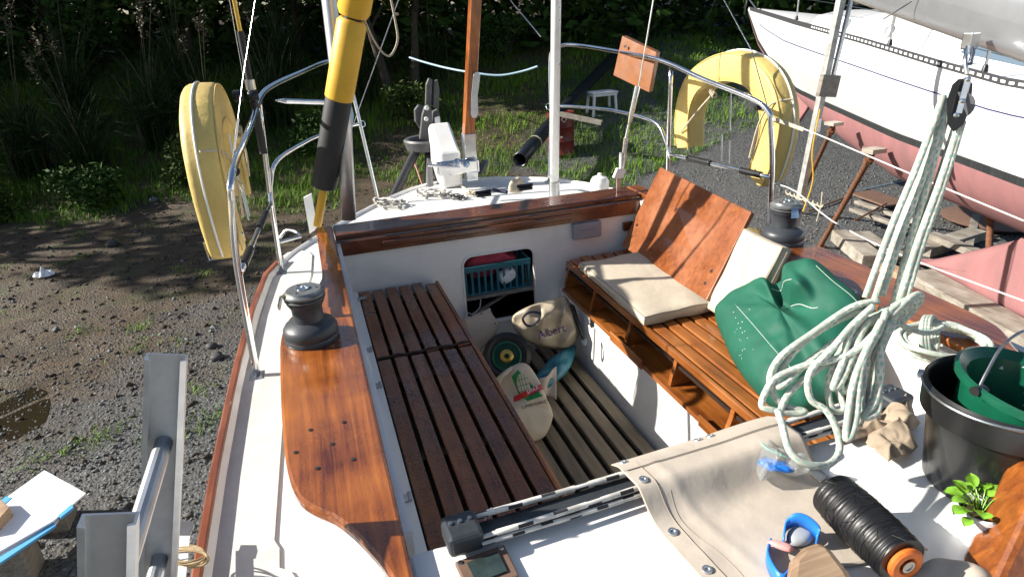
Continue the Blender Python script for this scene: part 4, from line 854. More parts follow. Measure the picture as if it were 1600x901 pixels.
for s_, t_ in ((.05, .04), (.05, .26), (.05, .56), (.05, .86), (.50, .05), (.58, .05), (.96, .45)):
    p = cvp(s_, t_)+V(0, 0, .0045); nn = (cvp(s_+.02, t_)-cvp(s_-.02, t_)).cross(cvp(s_, t_+.02)-cvp(s_, t_-.02)).normalized(); nn = nn if nn.z > 0 else -nn
    MB().lathe([(.0105, -.001), (.0095, .0022), (.0055, .0022), (.0045, -.002), (.0, -.002)], 16, Matrix.Translation(p) @ nn.to_track_quat('Z', 'Y').to_matrix().to_4x4()).build('eyelet', 'alu', cv, True)

# thread spool
a, b_ = P(1300, 770, z=ZB+.066), P(1412, 878, z=ZB+.066); ax = (b_-a).normalized(); L0 = (b_-a).length
sp = thing('thread_spool', 'large spool of black thread with orange core lying on the canvas', 'thread spool', V((a.x+b_.x)/2, (a.y+b_.y)/2, ZB+.01))
mt = Matrix.Translation(a) @ ax.to_track_quat('Z', 'Y').to_matrix().to_4x4()
prof = [(.02, 0), (.044, .001)]
for k in range(150):
    t = k/149; prof.append((.0452+.004*math.sin(math.pi*t)+.0006*(k % 2)+.0010*mnoise.noise(V(k*.25, 2, 0)), .002+t*(L0-.006)))
prof += [(.030, L0-.003), (.024, L0-.003)]
MB().lathe(prof, 36, mt).build('thread', 'thread', sp, True, ang=60)
MB().lathe([(.031, L0-.006), (.034, L0+.006), (.030, L0+.010), (.018, L0+.010), (.012, L0+.002), (.012, L0-.02), (0, L0-.02)], 28, mt).build('core', 'orange', sp, True)
MB().lathe([(.0125, L0+.0105), (.0125, L0+.012), (.008, L0+.012), (.008, L0+.0)], 20, mt).build('core_ring', 'steel', sp, True)
wr = MB()
for k in range(22):
    t0 = random.uniform(.03, .95); ph = random.uniform(0, 6.28); rr_ = .0468+.004*math.sin(math.pi*t0)
    wr.tube([mt @ V(rr_*math.cos(ph+u), rr_*math.sin(ph+u), t0*L0+u*random.choice((.004, -.004))) for u in np.linspace(0, 2.6, 12)], .0004, 4)
wo = wr.build('loose_thread', 'thread', sp); wo['kind'] = 'stuff'
# palm-shaped wooden block, blue strap, zip bag, glove, cloth
bl = MB(); q = [P(x, y, z=ZB+.07) for x, y in ((1235,868),(1252,850),(1275,842),(1297,848),(1330,890),(1352,930),(1300,960),(1225,935))]
tag(bl.prism(q, (0, 0, -.058)).build('wooden_block', 'blockwood', None, bevel=.016), 'bare wooden block with rounded end at the bottom edge, on the tan canvas', 'wooden block')
bs = thing('strap_loop', 'bright blue and grey plastic strap loop beside the bare wooden block', 'strap', P(1240, 860, z=ZB))
def band(px, r, m, nm, fl=.35):
    c = cr([P(x, y, z=z) for x, y, z in px], 6); o = MB().grid([[p+V(0, 0, -.016), p+V(-.002, -.002, 0), p+V(.001, .001, .014)] for p in c]).build(nm, m, bs, 'all'); so = o.modifiers.new('solid', 'SOLIDIFY'); so.thickness = .0035; return o
band([(1222,850,ZB+.02),(1226,822,ZB+.035),(1242,810,ZB+.05),(1262,815,ZB+.05),(1280,832,ZB+.04),(1277,846,ZB+.03)], .0085, 'blueplastic', 'blue_band')
band([(1205,850,ZB+.015),(1200,868,ZB+.02),(1208,890,ZB+.025),(1222,905,ZB+.025),(1235,890,ZB+.02)], .012, 'blueplastic', 'blue_band')
b = MB(); b.pillow([P(x, y, z=ZB+.022) for x, y in ((1229,842),(1236,822),(1258,818),(1274,834),(1262,850),(1240,852))], (0, 0, 1), .012, .01, rings=4); b.build('grey_insert', 'greyplastic', bs, 'all')
b = MB(); b.pillow([P(x, y, z=ZB+.03) for x, y in ((1198,846),(1212,843),(1240,853),(1236,862),(1212,855))], (0, 0, 1), .006, .005, rings=3); b.build('pink_strap', 'pinkplastic', bs, 'all')
zb = thing('zip_bag', 'small clear zip bag with blue contents on the tan canvas', 'plastic bag', P(1215, 735, z=ZB))
b = MB(); b.pillow([P(x, y, z=ZB+.04) for x, y in ((1181,695),(1190,690),(1225,712),(1262,722),(1270,728),(1250,742),(1215,738),(1186,748))], (-.1, -.3, 1), .035, .02, rings=8, amp=.022, fs=38, seed=4); b.build('film', 'clearbag', zb, True, ang=12)
b = MB(); b.pillow([P(x, y, z=ZB+.05) for x, y in ((1184,722),(1200,716),(1240,728),(1235,738),(1200,732))], (0, -.2, 1), .010, .006, rings=4, amp=.006, fs=40); b.build('blue_contents', 'blueplastic', zb, 'all')
MB().tube([P(1185,688,z=ZB+.066), P(1200,702,z=ZB+.07), P(1226,713,z=ZB+.06), P(1262,720,z=ZB+.05)], .002, 6).build('zip_strip', 'bluegreen', zb)
k = MB(); k.prism([P(x, y, z=ZB+.014) for x, y in ((1253,728),(1263,724),(1291,746),(1282,754))], (0, 0, .003)); tag(k.build('metal_strip', 'galv', None, bevel=.001), 'flat grey metal strip lying beside the thread spool', 'metal strip')
gl = thing('leather_glove', 'crumpled tan leather work glove between the tangled rope and the black bucket', 'glove', P(1380, 700, z=ZB))
def crumple(nm, px, h, sd_, m, parent, N=30):
    q = [P(x, y, z=ZB+.012) for x, y in px]; rows = []
    for i in range(N+1):
        r = []
        for j in range(N+1):
            s, t = i/N, j/N; p = q[0].lerp(q[1], s).lerp(q[3].lerp(q[2], s), t); w_ = p*24+V(sd_, 2*sd_, 0)
            e = abs(mnoise.noise(w_*.7))*1.0+abs(mnoise.noise(w_*1.5+V(5, 0, 0)))*.28+.2*mnoise.noise(w_*.5)
            ed = min(1, 5*min(s, 1-s, t, 1-t)); p = p+V(.018*mnoise.noise(w_*.8+V(0, 9, 0)), .018*mnoise.noise(w_*.8+V(0, 0, 9)), max(0, h*(.25+.75*ed)*(.35+e))); r.append(p)
        rows.append(r)
    o = MB().grid(rows).build(nm, m, parent, 'all'); so = o.modifiers.new('solid', 'SOLIDIFY'); so.thickness = .003; return o
crumple('cuff', ((1300,672),(1372,632),(1405,668),(1330,694)), .035, 1, 'leather', gl); crumple('palm', ((1350,690),(1402,655),(1436,705),(1385,728)), .045, 6, 'leather', gl); crumple('finger', ((1372,655),(1412,632),(1440,668),(1398,690)), .055, 11, 'leather', gl)
b = MB(); b.pillow([P(x, y, z=ZB+.02) for x, y in ((1405,912),(1430,888),(1465,874),(1505,882),(1560,905),(1500,950),(1430,950))], (0, 0, 1), .02, .014, rings=8, amp=.012, fs=24, seed=3)
tag(b.build('cloth_scrap', 'tan', None, 'all'), 'folded tan cloth scrap at the foot of the varnished post', 'cloth')

# buckets
bc = P(1533, 752, z=ZB+.001); bk = thing('black_bucket', 'tall black plastic bucket with wire handle, on the white deck', 'bucket', bc)
tilt = Matrix.Translation(bc) @ Matrix.Diagonal((1, 1, .90, 1))
MB().lathe([(.0, .002), (.108, .0), (.112, .006), (.132, .19), (.146, .193), (.149, .258), (.144, .264), (.139, .258), (.128, .19), (.106, .012), (0, .010)], 48, tilt).build('pail', 'blackplastic', bk, True)
MB().tube([tilt @ V(.1495*math.cos(a), (.1495)*math.sin(a), .256+.006*math.sin(a*1+2.5)) for a in np.linspace(2.2, 5.9, 40)], .0032, 8).build('wire_handle', 'steel', bk, True)
for a in (2.2, 5.9): MB().lathe([(.010, 0), (.010, .012), (0, .014)], 10, Matrix.Translation(tilt @ V(.146*math.cos(a), .146*math.sin(a), .25)) @ Matrix.Rotation(a, 4, 'Z') @ Matrix.Rotation(math.pi/2, 4, 'Y')).build('handle_lug', 'steel', bk, True)
g2 = tilt @ Matrix.Translation((.004, .0, .075)) @ Matrix.Rotation(math.radians(7), 4, 'Y') @ Matrix.Rotation(math.radians(8), 4, 'X') @ Matrix.Scale(1.14, 4)
gbk = thing('green_bucket', 'green plastic bucket nested inside the black bucket', 'bucket', g2 @ V(0, 0, 0))
MB().lathe([(0, .002), (.080, 0), (.084, .006), (.108, .165), (.124, .170), (.126, .184), (.120, .187), (.103, .172), (.078, .012), (0, .010)], 48, g2).build('pail', 'greenplastic', gbk, True)
MB().tube([g2 @ V(-.112, .02, .175), g2 @ V(-.098, .03, .205), g2 @ V(-.06, .05, .25), g2 @ V(.0, .06, .272), g2 @ V(.07, .055, .25)], .003, 8, smooth=6).build('wire_handle', 'steel', gbk, True)
MB().lathe([(.0, -.012), (.009, -.012), (.010, .012), (0, .013)], 10, g2 @ Matrix.Translation((-.118, .015, .178)) @ Matrix.Rotation(math.pi/2, 4, 'Y')).build('handle_lug', 'blackplastic', gbk, True)
spl = MB()
for k in range(46):
    a = random.uniform(.1, 2.4) if k < 36 else random.uniform(0, 6.28); z = random.uniform(.05, .168); r_ = .0802+(.103-.0802)*z/.165-.0012; s_ = random.uniform(.003, .011)
    c = g2 @ V(r_*math.cos(a), r_*math.sin(a), z); t1 = (g2.to_3x3() @ V(-math.sin(a), math.cos(a), 0)); t2 = (g2.to_3x3() @ V(0, 0, 1))
    n6 = random.randint(6, 9); spl.v += [c+(t1*math.cos(6.283*j/n6)*random.uniform(.6, 1.5)+t2*math.sin(6.283*j/n6)*random.uniform(.6, 1.7))*s_ for j in range(n6)]; spl.f.append(list(range(len(spl.v)-n6, len(spl.v))))
so = spl.build('paint_splash', 'whiteplastic', gbk); so['kind'] = 'stuff'

# basil pot
pc = P(1520, 838, z=ZB+.001); bp_ = thing('basil_plant', 'bright green basil plant in a white pot before the varnished post', 'potted plant', pc)
tp_ = Matrix.Translation(pc)
MB().lathe([(0, .001), (.030, 0), (.040, .062), (.043, .063), (.043, .072), (.038, .072), (.034, .055), (0, .055)], 28, tp_).build('pot', 'whiteplastic', bp_, True)
MB().lathe([(.0355, .056), (.02, .062), (0, .06)], 20, tp_).build('soil', 'soil', bp_, True)
def leaf(mb, base, d, up, ln, wd):
    d = d.normalized(); s = d.cross(up).normalized(); u = s.cross(d); rows = []
    for i in range(7):
        t = i/6; w_ = wd*math.sin(math.pi*min(1, .08+t*.92))**.7*(1 if t < 1 else 0); c = base+d*ln*t+u*(ln*.18*math.sin(t*3.0))
        rows.append([c-s*w_+u*wd*.28, c-s*w_*.5+u*wd*.12, c, c+s*w_*.5+u*wd*.12, c+s*w_+u*wd*.28])
    mb.grid(rows, True)
for k in range(24):
    a = 2.1+random.uniform(-2.1, 2.1) if k < 13 else random.uniform(0, 6.28); r_ = random.uniform(.006, .030); b0 = tp_ @ V(r_*math.cos(a), r_*math.sin(a), .06); tip = tp_ @ V((r_+.022)*math.cos(a), (r_+.022)*math.sin(a), random.uniform(.068, .095))
    sm_ = MB(); sm_.tube([b0, b0.lerp(tip, .5)+V(0, 0, .008), tip], .0012, 5, smooth=3); so = sm_.build('stem', 'basil', bp_, True)
    lf = MB(); leaf(lf, tip, V(math.cos(a), math.sin(a), random.uniform(-.4, .35)), V(0, 0, 1), random.uniform(.020, .032), random.uniform(.009, .014)); lf.build('leaf', 'basil', so, 'all')

# bags and gear on the cockpit sole
tb_ = thing('tote_bag', 'cream cotton supermarket tote bag slumped on the cockpit floor slats', 'bag', (.76, 2.25, ZF+.03))
tpx = ((772,598,1.60,),(800,572,1.70),(822,568,1.71),(840,590,1.66),(850,612,1.62),(862,640,1.53),(863,655,1.50),(848,684,1.44),(812,692,1.432),(796,680,1.46),(788,650,1.53))
out = [P(x, y, z=z) for x, y, z in tpx]; nn = Vector((-.25, -.75, .62)).normalized()
b = MB(); b.pillow(out, nn, .055, .035, rings=20, sub=6, amp=.014, fs=9, seed=2, p=3.2, fold=.035); tob = b.build('bag_body', 'tote', tb_, 'all')
o_ = P(826, 612, z=1.62); uu = (P(860, 602, z=1.62+.02)-P(800, 618, z=1.62)).normalized(); uu = (uu-nn*uu.dot(nn)).normalized(); vv = nn.cross(uu).normalized()
def printed(nm, vs, fs, m, lift): return decal(nm, vs, fs, tob, o_, uu, vv, nn, m, tob, lift)
vs, fs = poly2([(-.055, .085), (-.020, .105), (.055, -.035), (-.015, -.038), (-.045, .0)]); printed('green_print', vs, fs, 'printgreen', .003)
gv, gf = poly2([(.028*math.cos(a)-.014, .050*math.sin(a)+.035) for a in np.linspace(0, 2*math.pi, 17)[:-1]], 1); printed('globe_print', gv, gf, 'tote', .0042)
for xx in (-.012, .0, .012):
    vs, fs = poly2([(-.014+xx-.0012, -.01), (-.014+xx+.0012, -.01), (-.014+xx+.0012, .08), (-.014+xx-.0012, .08)], 5); printed('grid_print', vs, fs, 'printgreen', .0052)
for y_ in (.01, .035, .06):
    vs, fs = poly2([(-.042, y_-.0012), (.014, y_-.0012), (.014, y_+.0012), (-.042, y_+.0012)], 5); printed('grid_print', vs, fs, 'printgreen', .0052)
vs, fs = poly2([(-.075, -.026), (.062, -.008), (.062, .018), (-.07, .0)]); printed('red_band', vs, fs, 'printred', .0062)
def txt(nm, s, size, ox, oy, m, lift, sk=0):
    me = textmesh(s, size); vs = [(v_.co.x+ox, v_.co.y+oy+sk*v_.co.x) for v_ in me.vertices]; return printed(nm, vs, [list(p_.vertices) for p_ in me.polygons], m, lift)
txt('lettering', 'SPAR', .026, .020, -.006, 'zip', .0075, .13); txt('lettering', 'SUPERMARKET', .019, .012, -.066, 'printdark', .0045)
hd = MB(); hd.tube([P(800,575,z=1.70), P(786,586,z=1.69), P(775,604,z=1.63), P(770,625,z=1.57)], .010, 8, smooth=5); hd.build('handle', 'tote', tb_, 'all')

pb = thing('plastic_bag', 'crumpled beige plastic carrier bag with purple lettering in front of the locker', 'bag', (1.03, 2.78, ZF+.05))
ppx = ((800,497),(822,480),(858,468),(882,462),(893,480),(902,505),(904,525),(885,545),(840,540),(812,525))
out = [P(x, y, Y=2.80-.0006*(y-500)) for x, y in ppx]; n2 = Vector((-.2, -.85, .5)).normalized()
b = MB(); b.pillow(out, n2, .09, .06, rings=14, sub=5, amp=.045, fs=12, seed=6, p=2.6, fold=.09); pbo = b.build('bag_body', 'plasticbag', pb, 'all')
me = textmesh('Albert', .06); u3 = (P(880, 508, Y=2.78)-P(835, 522, Y=2.78)).normalized(); u3 = (u3-n2*u3.dot(n2)).normalized(); v3 = n2.cross(u3)
decal('lettering', [(v_.co.x, v_.co.y) for v_ in me.vertices], [list(p_.vertices) for p_ in me.polygons], pbo, P(862, 524, Y=2.78), u3, v3, n2, 'printpurple', pbo, .004)
MB().tube([P(820,508,Y=2.71)+V(0, -.05, .02), P(812,500,Y=2.70)+V(0, -.05, .03), P(822,490,Y=2.70)+V(0, -.05, .03), P(838,492,Y=2.70)+V(0, -.05, .03), P(834,502,Y=2.70)+V(0, -.05, .02)], .006, 8, closed=True, smooth=5).build('handle_hole', 'navy', pb, 'all')
bd = MB(); bd.pillow([P(x, y, z=1.50) for x, y in ((830,600),(850,572),(880,545),(900,540),(890,575),(865,600),(842,610))], (-.2, -.5, .8), .05, .04, rings=8, amp=.03, fs=16, seed=9)
tag(bd.build('blue_bag', 'teal', None, 'all'), 'thin blue-green plastic bag between the tote bag and the carrier bag', 'bag')
gc = thing('canvas_flap', 'folded beige canvas with press studs hanging beside the locker opening', 'canvas', P(750, 560, z=1.45))
b = MB(); rows = []
for i in range(13):
    s = i/12; A0 = P(722, 498, Y=2.96).lerp(P(768, 480, Y=2.98), s); A1 = P(735, 560, Y=2.90).lerp(P(778, 520, Y=2.93), s); rows.append([A0.lerp(A1, t)+V(.01*math.sin(7*t+4*s), -.03*math.sin(3*t), 0) for t in np.linspace(0, 1, 10)])
b.grid(rows); so_ = b.build('cloth', 'tan', gc, 'all'); so_.modifiers.new('solid', 'SOLIDIFY').thickness = .002
for x, y in ((768,487),(774,505),(771,520),(752,490),(736,494)):
    MB().lathe([(.005, 0), (.004, .003), (0, .004)], 10, Matrix.Translation(P(x, y, Y=2.92)) @ Matrix.Rotation(math.pi/2, 4, 'X')).build('press_stud', 'dkgrey', gc, True)
b = MB(); rows = []
for i in range(11):
    s = i/10; A0 = P(842, 590, z=1.56).lerp(P(872, 575, z=1.56), s); A1 = P(846, 622, z=1.46).lerp(P(868, 622, z=1.46), s); rows.append([A0.lerp(A1, t)+V(0, -.02*math.sin(5*s+2*t), 0) for t in np.linspace(0, 1, 8)])
b.grid(rows); fo_ = b.build('canvas_corner', 'tan', None, 'all'); fo_.modifiers.new('solid', 'SOLIDIFY').thickness = .002; tag(fo_, 'small beige canvas corner with a stud sticking out right of the tote bag', 'canvas')
wh = thing('hose_reel', 'dark reel with green rim and brass hub behind the tote bag', 'reel', V(.86, 2.72, ZF+.03))
hub = P(792, 556, Y=2.70); tq_ = Matrix.Translation(hub) @ Vector((-.25, -.8, .45)).to_track_quat('Z', 'Y').to_matrix().to_4x4()
MB().lathe([(.03, -.05), (.11, -.05), (.12, -.03), (.12, .0), (.10, .01), (.07, .0), (.065, -.02), (.03, -.02)], 36, tq_).build('drum', 'black', wh, True)
MB().lathe([(.073, .004), (.075, .012), (.066, .014), (.062, .004)], 36, tq_).build('rim', 'greenplastic', wh, True)
MB().lathe([(.030, -.01), (.034, .004), (.026, .010), (.014, .010), (.012, .002), (0, .002)], 20, tq_).build('hub', 'brass', wh, True)
# locker contents
cr_ = thing('plastic_crate', 'blue plastic crate seen through the locker opening', 'crate', (.90, 3.32, 1.732))
c0, c1, d0, d1, z0_, z1_ = .70, 1.08, 3.16, 3.46, 1.735, 1.90
MB().b2(c0, c1, d0, d1, z0_, z0_+.008).build('crate_floor', 'teal', cr_)
for (xa, xb, ya_, yb_) in ((c0, c1, d0, d0+.01), (c0, c1, d1-.01, d1), (c0, c0+.01, d0+.012, d1-.012), (c1-.01, c1, d0+.012, d1-.012)):
    MB().b2(xa-.002, xb+.002, ya_-.003, yb_+.003, z1_-.03, z1_).build('rim', 'teal', cr_)
for k in range(11): x = c0+.008+k*(c1-c0-.016)/10; MB().b2(x-.006, x+.006, d0, d0+.008, z0_+.008, z1_-.03).build('bar', 'teal', cr_)
for k in range(6):
    y = d0+.02+k*(d1-d0-.04)/5
    for xx in (c0, c1-.008): MB().b2(xx, xx+.008, y-.006, y+.006, z0_+.008, z1_-.03).build('bar', 'teal', cr_)
b = MB(); b.pillow([(.74, 3.22, 1.86), (.9, 3.2, 1.88), (1.02, 3.22, 1.87), (1.03, 3.40, 1.88), (.85, 3.42, 1.87), (.73, 3.36, 1.86)], (0, -.3, 1), .085, .10, rings=9, amp=.05, fs=13, seed=3, fold=.03); tag(b.build('pink_cloth', 'pinkcloth', None, 'all'), 'rumpled pink clothes heaped in the blue crate', 'clothes')
b = MB(); b.pillow([(.92, 3.18, 1.76), (1.0, 3.175, 1.80), (.98, 3.18, 1.86), (.9, 3.19, 1.83)], (0, -1, 0), .03, .03, rings=5, amp=.01, fs=30); tag(b.build('white_bundle', 'whiteplastic', None, 'all'), 'small pale bundle behind the bars of the blue crate', 'bundle')
b = MB(); b.beam((.70, 3.17, 1.60), (1.07, 3.20, 1.75), .02, .012); tag(b.build('batten', 'greytimber', None), 'thin grey batten slanting across the lower locker opening', 'batten')
b = MB(); b.tube([(.70, 3.16, 1.64), (.73, 3.15, 1.63), (.77, 3.15, 1.66), (.78, 3.15, 1.71)], .003, 6, smooth=5); tag(b.build('white_cable', 'whitecord', None, True), 'short curved white cable inside the locker opening', 'cable')
# ropes on the aft deck
def heap(c, rx, ry, n, label, m, r=.0055, nm='rope_heap'):
    root = thing(nm, label, 'rope', c)
    for k in range(n):
        ox, oy = random.uniform(-.4, .4)*rx, random.uniform(-.4, .4)*ry; a, bb = rx*random.uniform(.5, .8), ry*random.uniform(.5, .8); ph = random.uniform(0, 3)
        MB().tube([Vector(c)+V(ox+a*math.cos(t+ph)*random.uniform(.85, 1.1), oy+bb*math.sin(t)*random.uniform(.85, 1.1), .008+r*1.5*k*.5+.012*abs(math.sin(t*2+k))) for t in np.linspace(0, 2*math.pi, 13)[:-1]], r, 8, closed=True, smooth=3).build('rope_turn', m, root, 'all')
    return root
heap(P(606, 322, z=ZD), .14, .12, 7, 'loose heap of white rope with dark fleck at the left end of the aft deck', 'ropeblack')
heap(P(672, 307, z=ZD), .14, .12, 6, 'second white flecked rope heap, between the left heap and the black cord', 'ropeblack')
heap(P(715, 311, z=ZD), .07, .07, 4, 'small tangle of black cord on the aft deck beside the cleat', 'black', .004)
heap(P(745, 306, z=ZC), .05, .03, 3, 'grey cord knotted round the cleat on the varnished aft rail', 'cord', .005)
lf = MB(); lf.tube([P(706,283,z=ZD+.01), P(730,296,z=ZD+.01), P(750,306,z=ZD+.02)], .008, 8, smooth=4); tag(lf.build('tiller_line', 'cord', None, True), 'beige line running from the rudder head to the aft rail', 'rope')
b = MB(); b.pillow([P(x, y, Y=3.55) for x, y in ((796,300),(796,286),(804,278),(813,277),(818,286),(816,300))], (-.3, -1, .1), .02, .02, rings=6, amp=.012, fs=30, seed=3); tag(b.build('cleaning_rag', 'cushion', None, 'all'), 'scrunched cream rag standing behind the aft rail', 'rag')
dt = MB(); dt.tube([P(770,297,z=ZC+.006), P(792,300,z=ZC+.006)], .012, 8); tag(dt.build('tool_handle', 'navy', None, True), 'short dark tool handle on the aft rail left of the rag', 'tool')

# ---------------------------------------------------------------- neighbouring boat on stands
A2 = np.array([6.55, 3.5]); D2 = _n(np.array([2.15, 8.0])); N2 = np.array([-D2[1], D2[0]])
def ob(s, o, z): p = A2+D2*s+N2*o; return V(p[0], p[1], z)
def pax(x, y, off=0.0):
    r = ROT @ _cd(x, y); t = ((A2+N2*off) @ N2)/(r[:2] @ N2); return V(r[0]*t, r[1]*t, HC+r[2]*t)
nb = thing('white_yacht', 'white yacht with black boot stripe and pink antifouling propped beside the path', 'sailboat', ob(1, 0, 0))
ip = lambda s, t: float(np.interp(s, [a for a, _ in t], [b for _, b in t]))
SH = [(-4, 1.1), (-2, 1.2), (0, 1.22), (1, 1.18), (2.5, 1.05), (4.95, .68), (6.8, .34), (8.0, .11), (8.43, .02)]
SZ = [(-4, 2.40), (0, 2.44), (2.5, 2.67), (5, 2.82), (6.8, 2.93), (8.43, 3.02)]
WL = [(-4, 1.0), (-2, 1.1), (-.3, 1.10), (1.84, .86), (4.03, .44), (5.4, .17), (6.4, .03), (8.43, .012)]
WZ = [(-4, 1.66), (4.5, 1.70), (5.8, 1.72), (6.4, 1.86), (7.0, 2.02), (7.8, 2.42), (8.2, 2.75), (8.43, 2.98)]
BZ = [(-4, 1.05), (2.4, 1.02), (4, 1.22), (5.5, 1.55), (6.4, 1.80), (7.0, 1.97), (7.8, 2.38), (8.2, 2.72), (8.43, 2.96)]
ss = list(np.linspace(-4, 8.43, 40))
def band2(nm, f, m):
    rows = [f(s) for s in ss]; b = MB(); b.grid(rows, True); b.grid([[ob(0, 0, 0)*0+mirror2(p) for p in r] for r in rows], False); return b.build(nm, m, nb, 'all')
def mirror2(p): q = np.array([p.x, p.y])-A2; s, o = q @ D2, q @ N2; return ob(s, -o, p.z)
def top(s):
    h, z1, w_, z0 = ip(s, SH), ip(s, SZ), ip(s, WL), ip(s, WZ)+.07; z0 = min(z0, z1-.02)
    return [ob(s, h*(1-t)+w_*t+.10*min(1, h)*math.sin(math.pi*t)*(1-.3*t)*(s < 7.5), z1+(z0-z1)*t) for t in np.linspace(0, 1, 8)]
def bot(s):
    w_, z0, zb = ip(s, WL), ip(s, WZ), ip(s, BZ); return [ob(s, w_*math.cos(t*math.pi/2)**.75 if t < 1 else .0, z0+(zb-z0)*math.sin(t*math.pi/2)**1.3) for t in np.linspace(0, 1, 8)]
# each band spans both sides; the two sides meet at the ends
for side in (0, 1):
    fl = (lambda r: r) if side == 0 else (lambda r: [mirror2(p) for p in r])
    for nm, f, m in (('topside', top, 'hullwhite'), ('boot_stripe', lambda s: [top(s)[-1]+(bot(s)[0]-top(s)[-1])*t for t in (0, .5, 1)], 'boot'), ('bottom', bot, 'antifoul')):
        MB().grid([fl(f(s)) for s in ss], side == 0).build(nm, m, nb, 'all')
    if side == 0:
        off = lambda s, dz, do: ob(s, ip(s, SH)+do, ip(s, SZ)+dz)
        tr_ = MB(); s2 = list(np.linspace(-3.5, 8.2, 40)); tr_.grid([[off(s, .0, .012), off(s, .055, .012), off(s, .055, -.02), off(s, 0, -.02)] for s in s2]); tro_ = tr_.build('toe_rail', 'alutoe', nb)
        sl = MB()
        for s in np.arange(-3.2, 4.2, .095): sl.prism([off(s, .02, .0135), off(s+.055, .02, .0135), off(s+.055, .042, .0135), off(s, .042, .0135)], V(N2[0]*.002, N2[1]*.002, 0))
        so = sl.build('toe_rail_slots', 'hullwhite', tro_); so['kind'] = 'stuff'
        MB().tube([top(s)[2]+V(N2[0]*.004, N2[1]*.004, 0) for s in np.linspace(-3.5, 7.4, 40)], .006, 6).build('cove_stripe', 'stripe', nb)
dk = MB(); dk.grid([[ob(s, ip(s, SH)*t, ip(s, SZ)-.01+.05*(1-t*t)) for t in np.linspace(1, -1, 9)] for s in ss]); dk.build('deck', 'hullwhite', nb, 'all')
cr2 = MB(); cr2.grid([[ob(s, o*min(1, ip(s, SH)/.95), ip(s, SZ)+z*f) for o, z in ((.74, .0), (.66, .2), (.4, .25), (0, .27), (-.4, .25), (-.66, .2), (-.74, 0))] for s, f in ((-4, 1), (0, 1), (3.2, .95), (4.6, .7), (4.9, 0))], False); cro = cr2.build('coachroof', 'hullwhite', nb, True)
def side_pt(s, t): f = min(1, ip(s, SH)/.95); return ob(s, (.74-.08*t)*f+.006, ip(s, SZ)+.2*t)
MB().prism([side_pt(.2, .25), side_pt(1.3, .25), side_pt(1.15, .8), side_pt(.4, .8)], V(N2[0]*.006, N2[1]*.006, 0)).build('cabin_window', 'glassblue', cro)
MB().prism([side_pt(-1.6, .25), side_pt(-.3, .25), side_pt(-.45, .8), side_pt(-1.4, .8)], V(N2[0]*.006, N2[1]*.006, 0)).build('cabin_window', 'glassblue', cro)
for s in (3.55, 2.55):
    c = side_pt(s, .5); MB().lathe([(.075, 0), (.07, .02), (.045, .02), (.04, .008), (0, .008)], 20, Matrix.Translation(c) @ Vector((N2[0], N2[1], .2)).to_track_quat('Z', 'Y').to_matrix().to_4x4()).build('porthole', 'greyplastic', cro, True)
prev = None
for s in (-1.2, .35, 1.9, 3.4, 5.0):
    a = off(s, .05, -.03); b_ = a+V(0, 0, .58); MB().tube([a, b_], .012, 8).build('stanchion', 'steel', nb, True); MB().lathe([(.028, 0), (.02, .05), (.014, .06)], 10, Matrix.Translation(a)).build('stanchion_base', 'black', nb, True)
    if prev:
        for h in (1, .52): MB().tube([prev[0].lerp(prev[1], h), a.lerp(b_, h)], .004, 6).build('guard_wire', 'steel', nb)
    prev = (a, b_)
pp_ = MB(); pp_.tube([off(7.6, .05, 0), off(8.1, .25, .1), pax(1163, 22)+V(0, 0, 0), pax(1170, -30)], .014, 8); pp_.build('stern_ladder', 'steel', nb, True)
kp = [pax(x, y) for x, y in ((1425,428),(1440,412),(1600,372),(1720,330),(1720,520),(1600,500),(1500,490),(1460,476),(1436,452))]
nn2 = V(N2[0], N2[1], 0)
kb = MB(); kb.pillow([V(p.x, p.y, max(p.z, .06)) for p in kp], nn2, .16, .16, rings=8, sub=4, p=4); kb.build('keel', 'antifoul', nb, 'all')
rp_ = [pax(x, y) for x, y in ((1228,120),(1268,160),(1262,172),(1247,194),(1236,190),(1226,150))]; MB().prism([p+nn2*.03 for p in rp_], nn2*-.06).build('rudder', 'antifoul', nb, bevel=.02)

# ---------------------------------------------------------------- props, timbers and yard clutter
def prop(a, b_, r, m, label, nm='boat_stand'):
    root = thing(nm, label, 'boat stand', V(b_.x, b_.y, terr(b_.x, b_.y)), 'props under the white yacht')
    MB().tube([V(b_.x, b_.y, terr(b_.x, b_.y)), a], r, 10).build('pole', m, root, True)
    MB().lathe([(.09, 0), (.085, .012), (.03, .015)], 4, Matrix.Translation(V(b_.x, b_.y, terr(b_.x, b_.y)))).build('foot', m, root)
    d = (a-b_).normalized(); MB().tube([a-d*.16, a-d*.10], r*1.6, 8).build('collar', m, root, True); return root
r_ = prop(pax(1303,195,.95), P(1240,332,z=0), .03, 'rust', 'rusty steel prop furthest aft under the white yacht, behind the grey post')
MB().box(pax(1303,193,.95), (.16, .16, .04)).build('pad', 'greytimber', r_)
r_ = prop(pax(1364,238,.98), P(1281,386,z=0), .034, 'rust', 'long rusty steel prop slanting under the middle of the white yacht')
MB().box(pax(1366,235,.98), (.2, .16, .05)).build('pad', 'greytimber', r_)
a = pax(1549,322,-.2); b_ = P(1530,430,z=0); prop(a, V(a.x-.15, a.y-.3, 0), .035, 'rust', 'short upright rusty prop beside the pink keel')
gp_ = thing('steel_post', 'tall galvanised square post with a wooden block and yellow cord before the yacht', 'post', V(4.47, 4.96, 0))
g0, g1 = P(1250, 312, D=6.2), P(1319, -25, D=5.6); gd = (g1-g0).normalized(); gbse = g0-gd*(g0.z/gd.z); gp_.location = gbse; ORG[gp_.name] = gbse
MB().beam(gbse, g1, .06, .06, side=(0, 1, 0)).build('post', 'galv', gp_, bevel=.004)
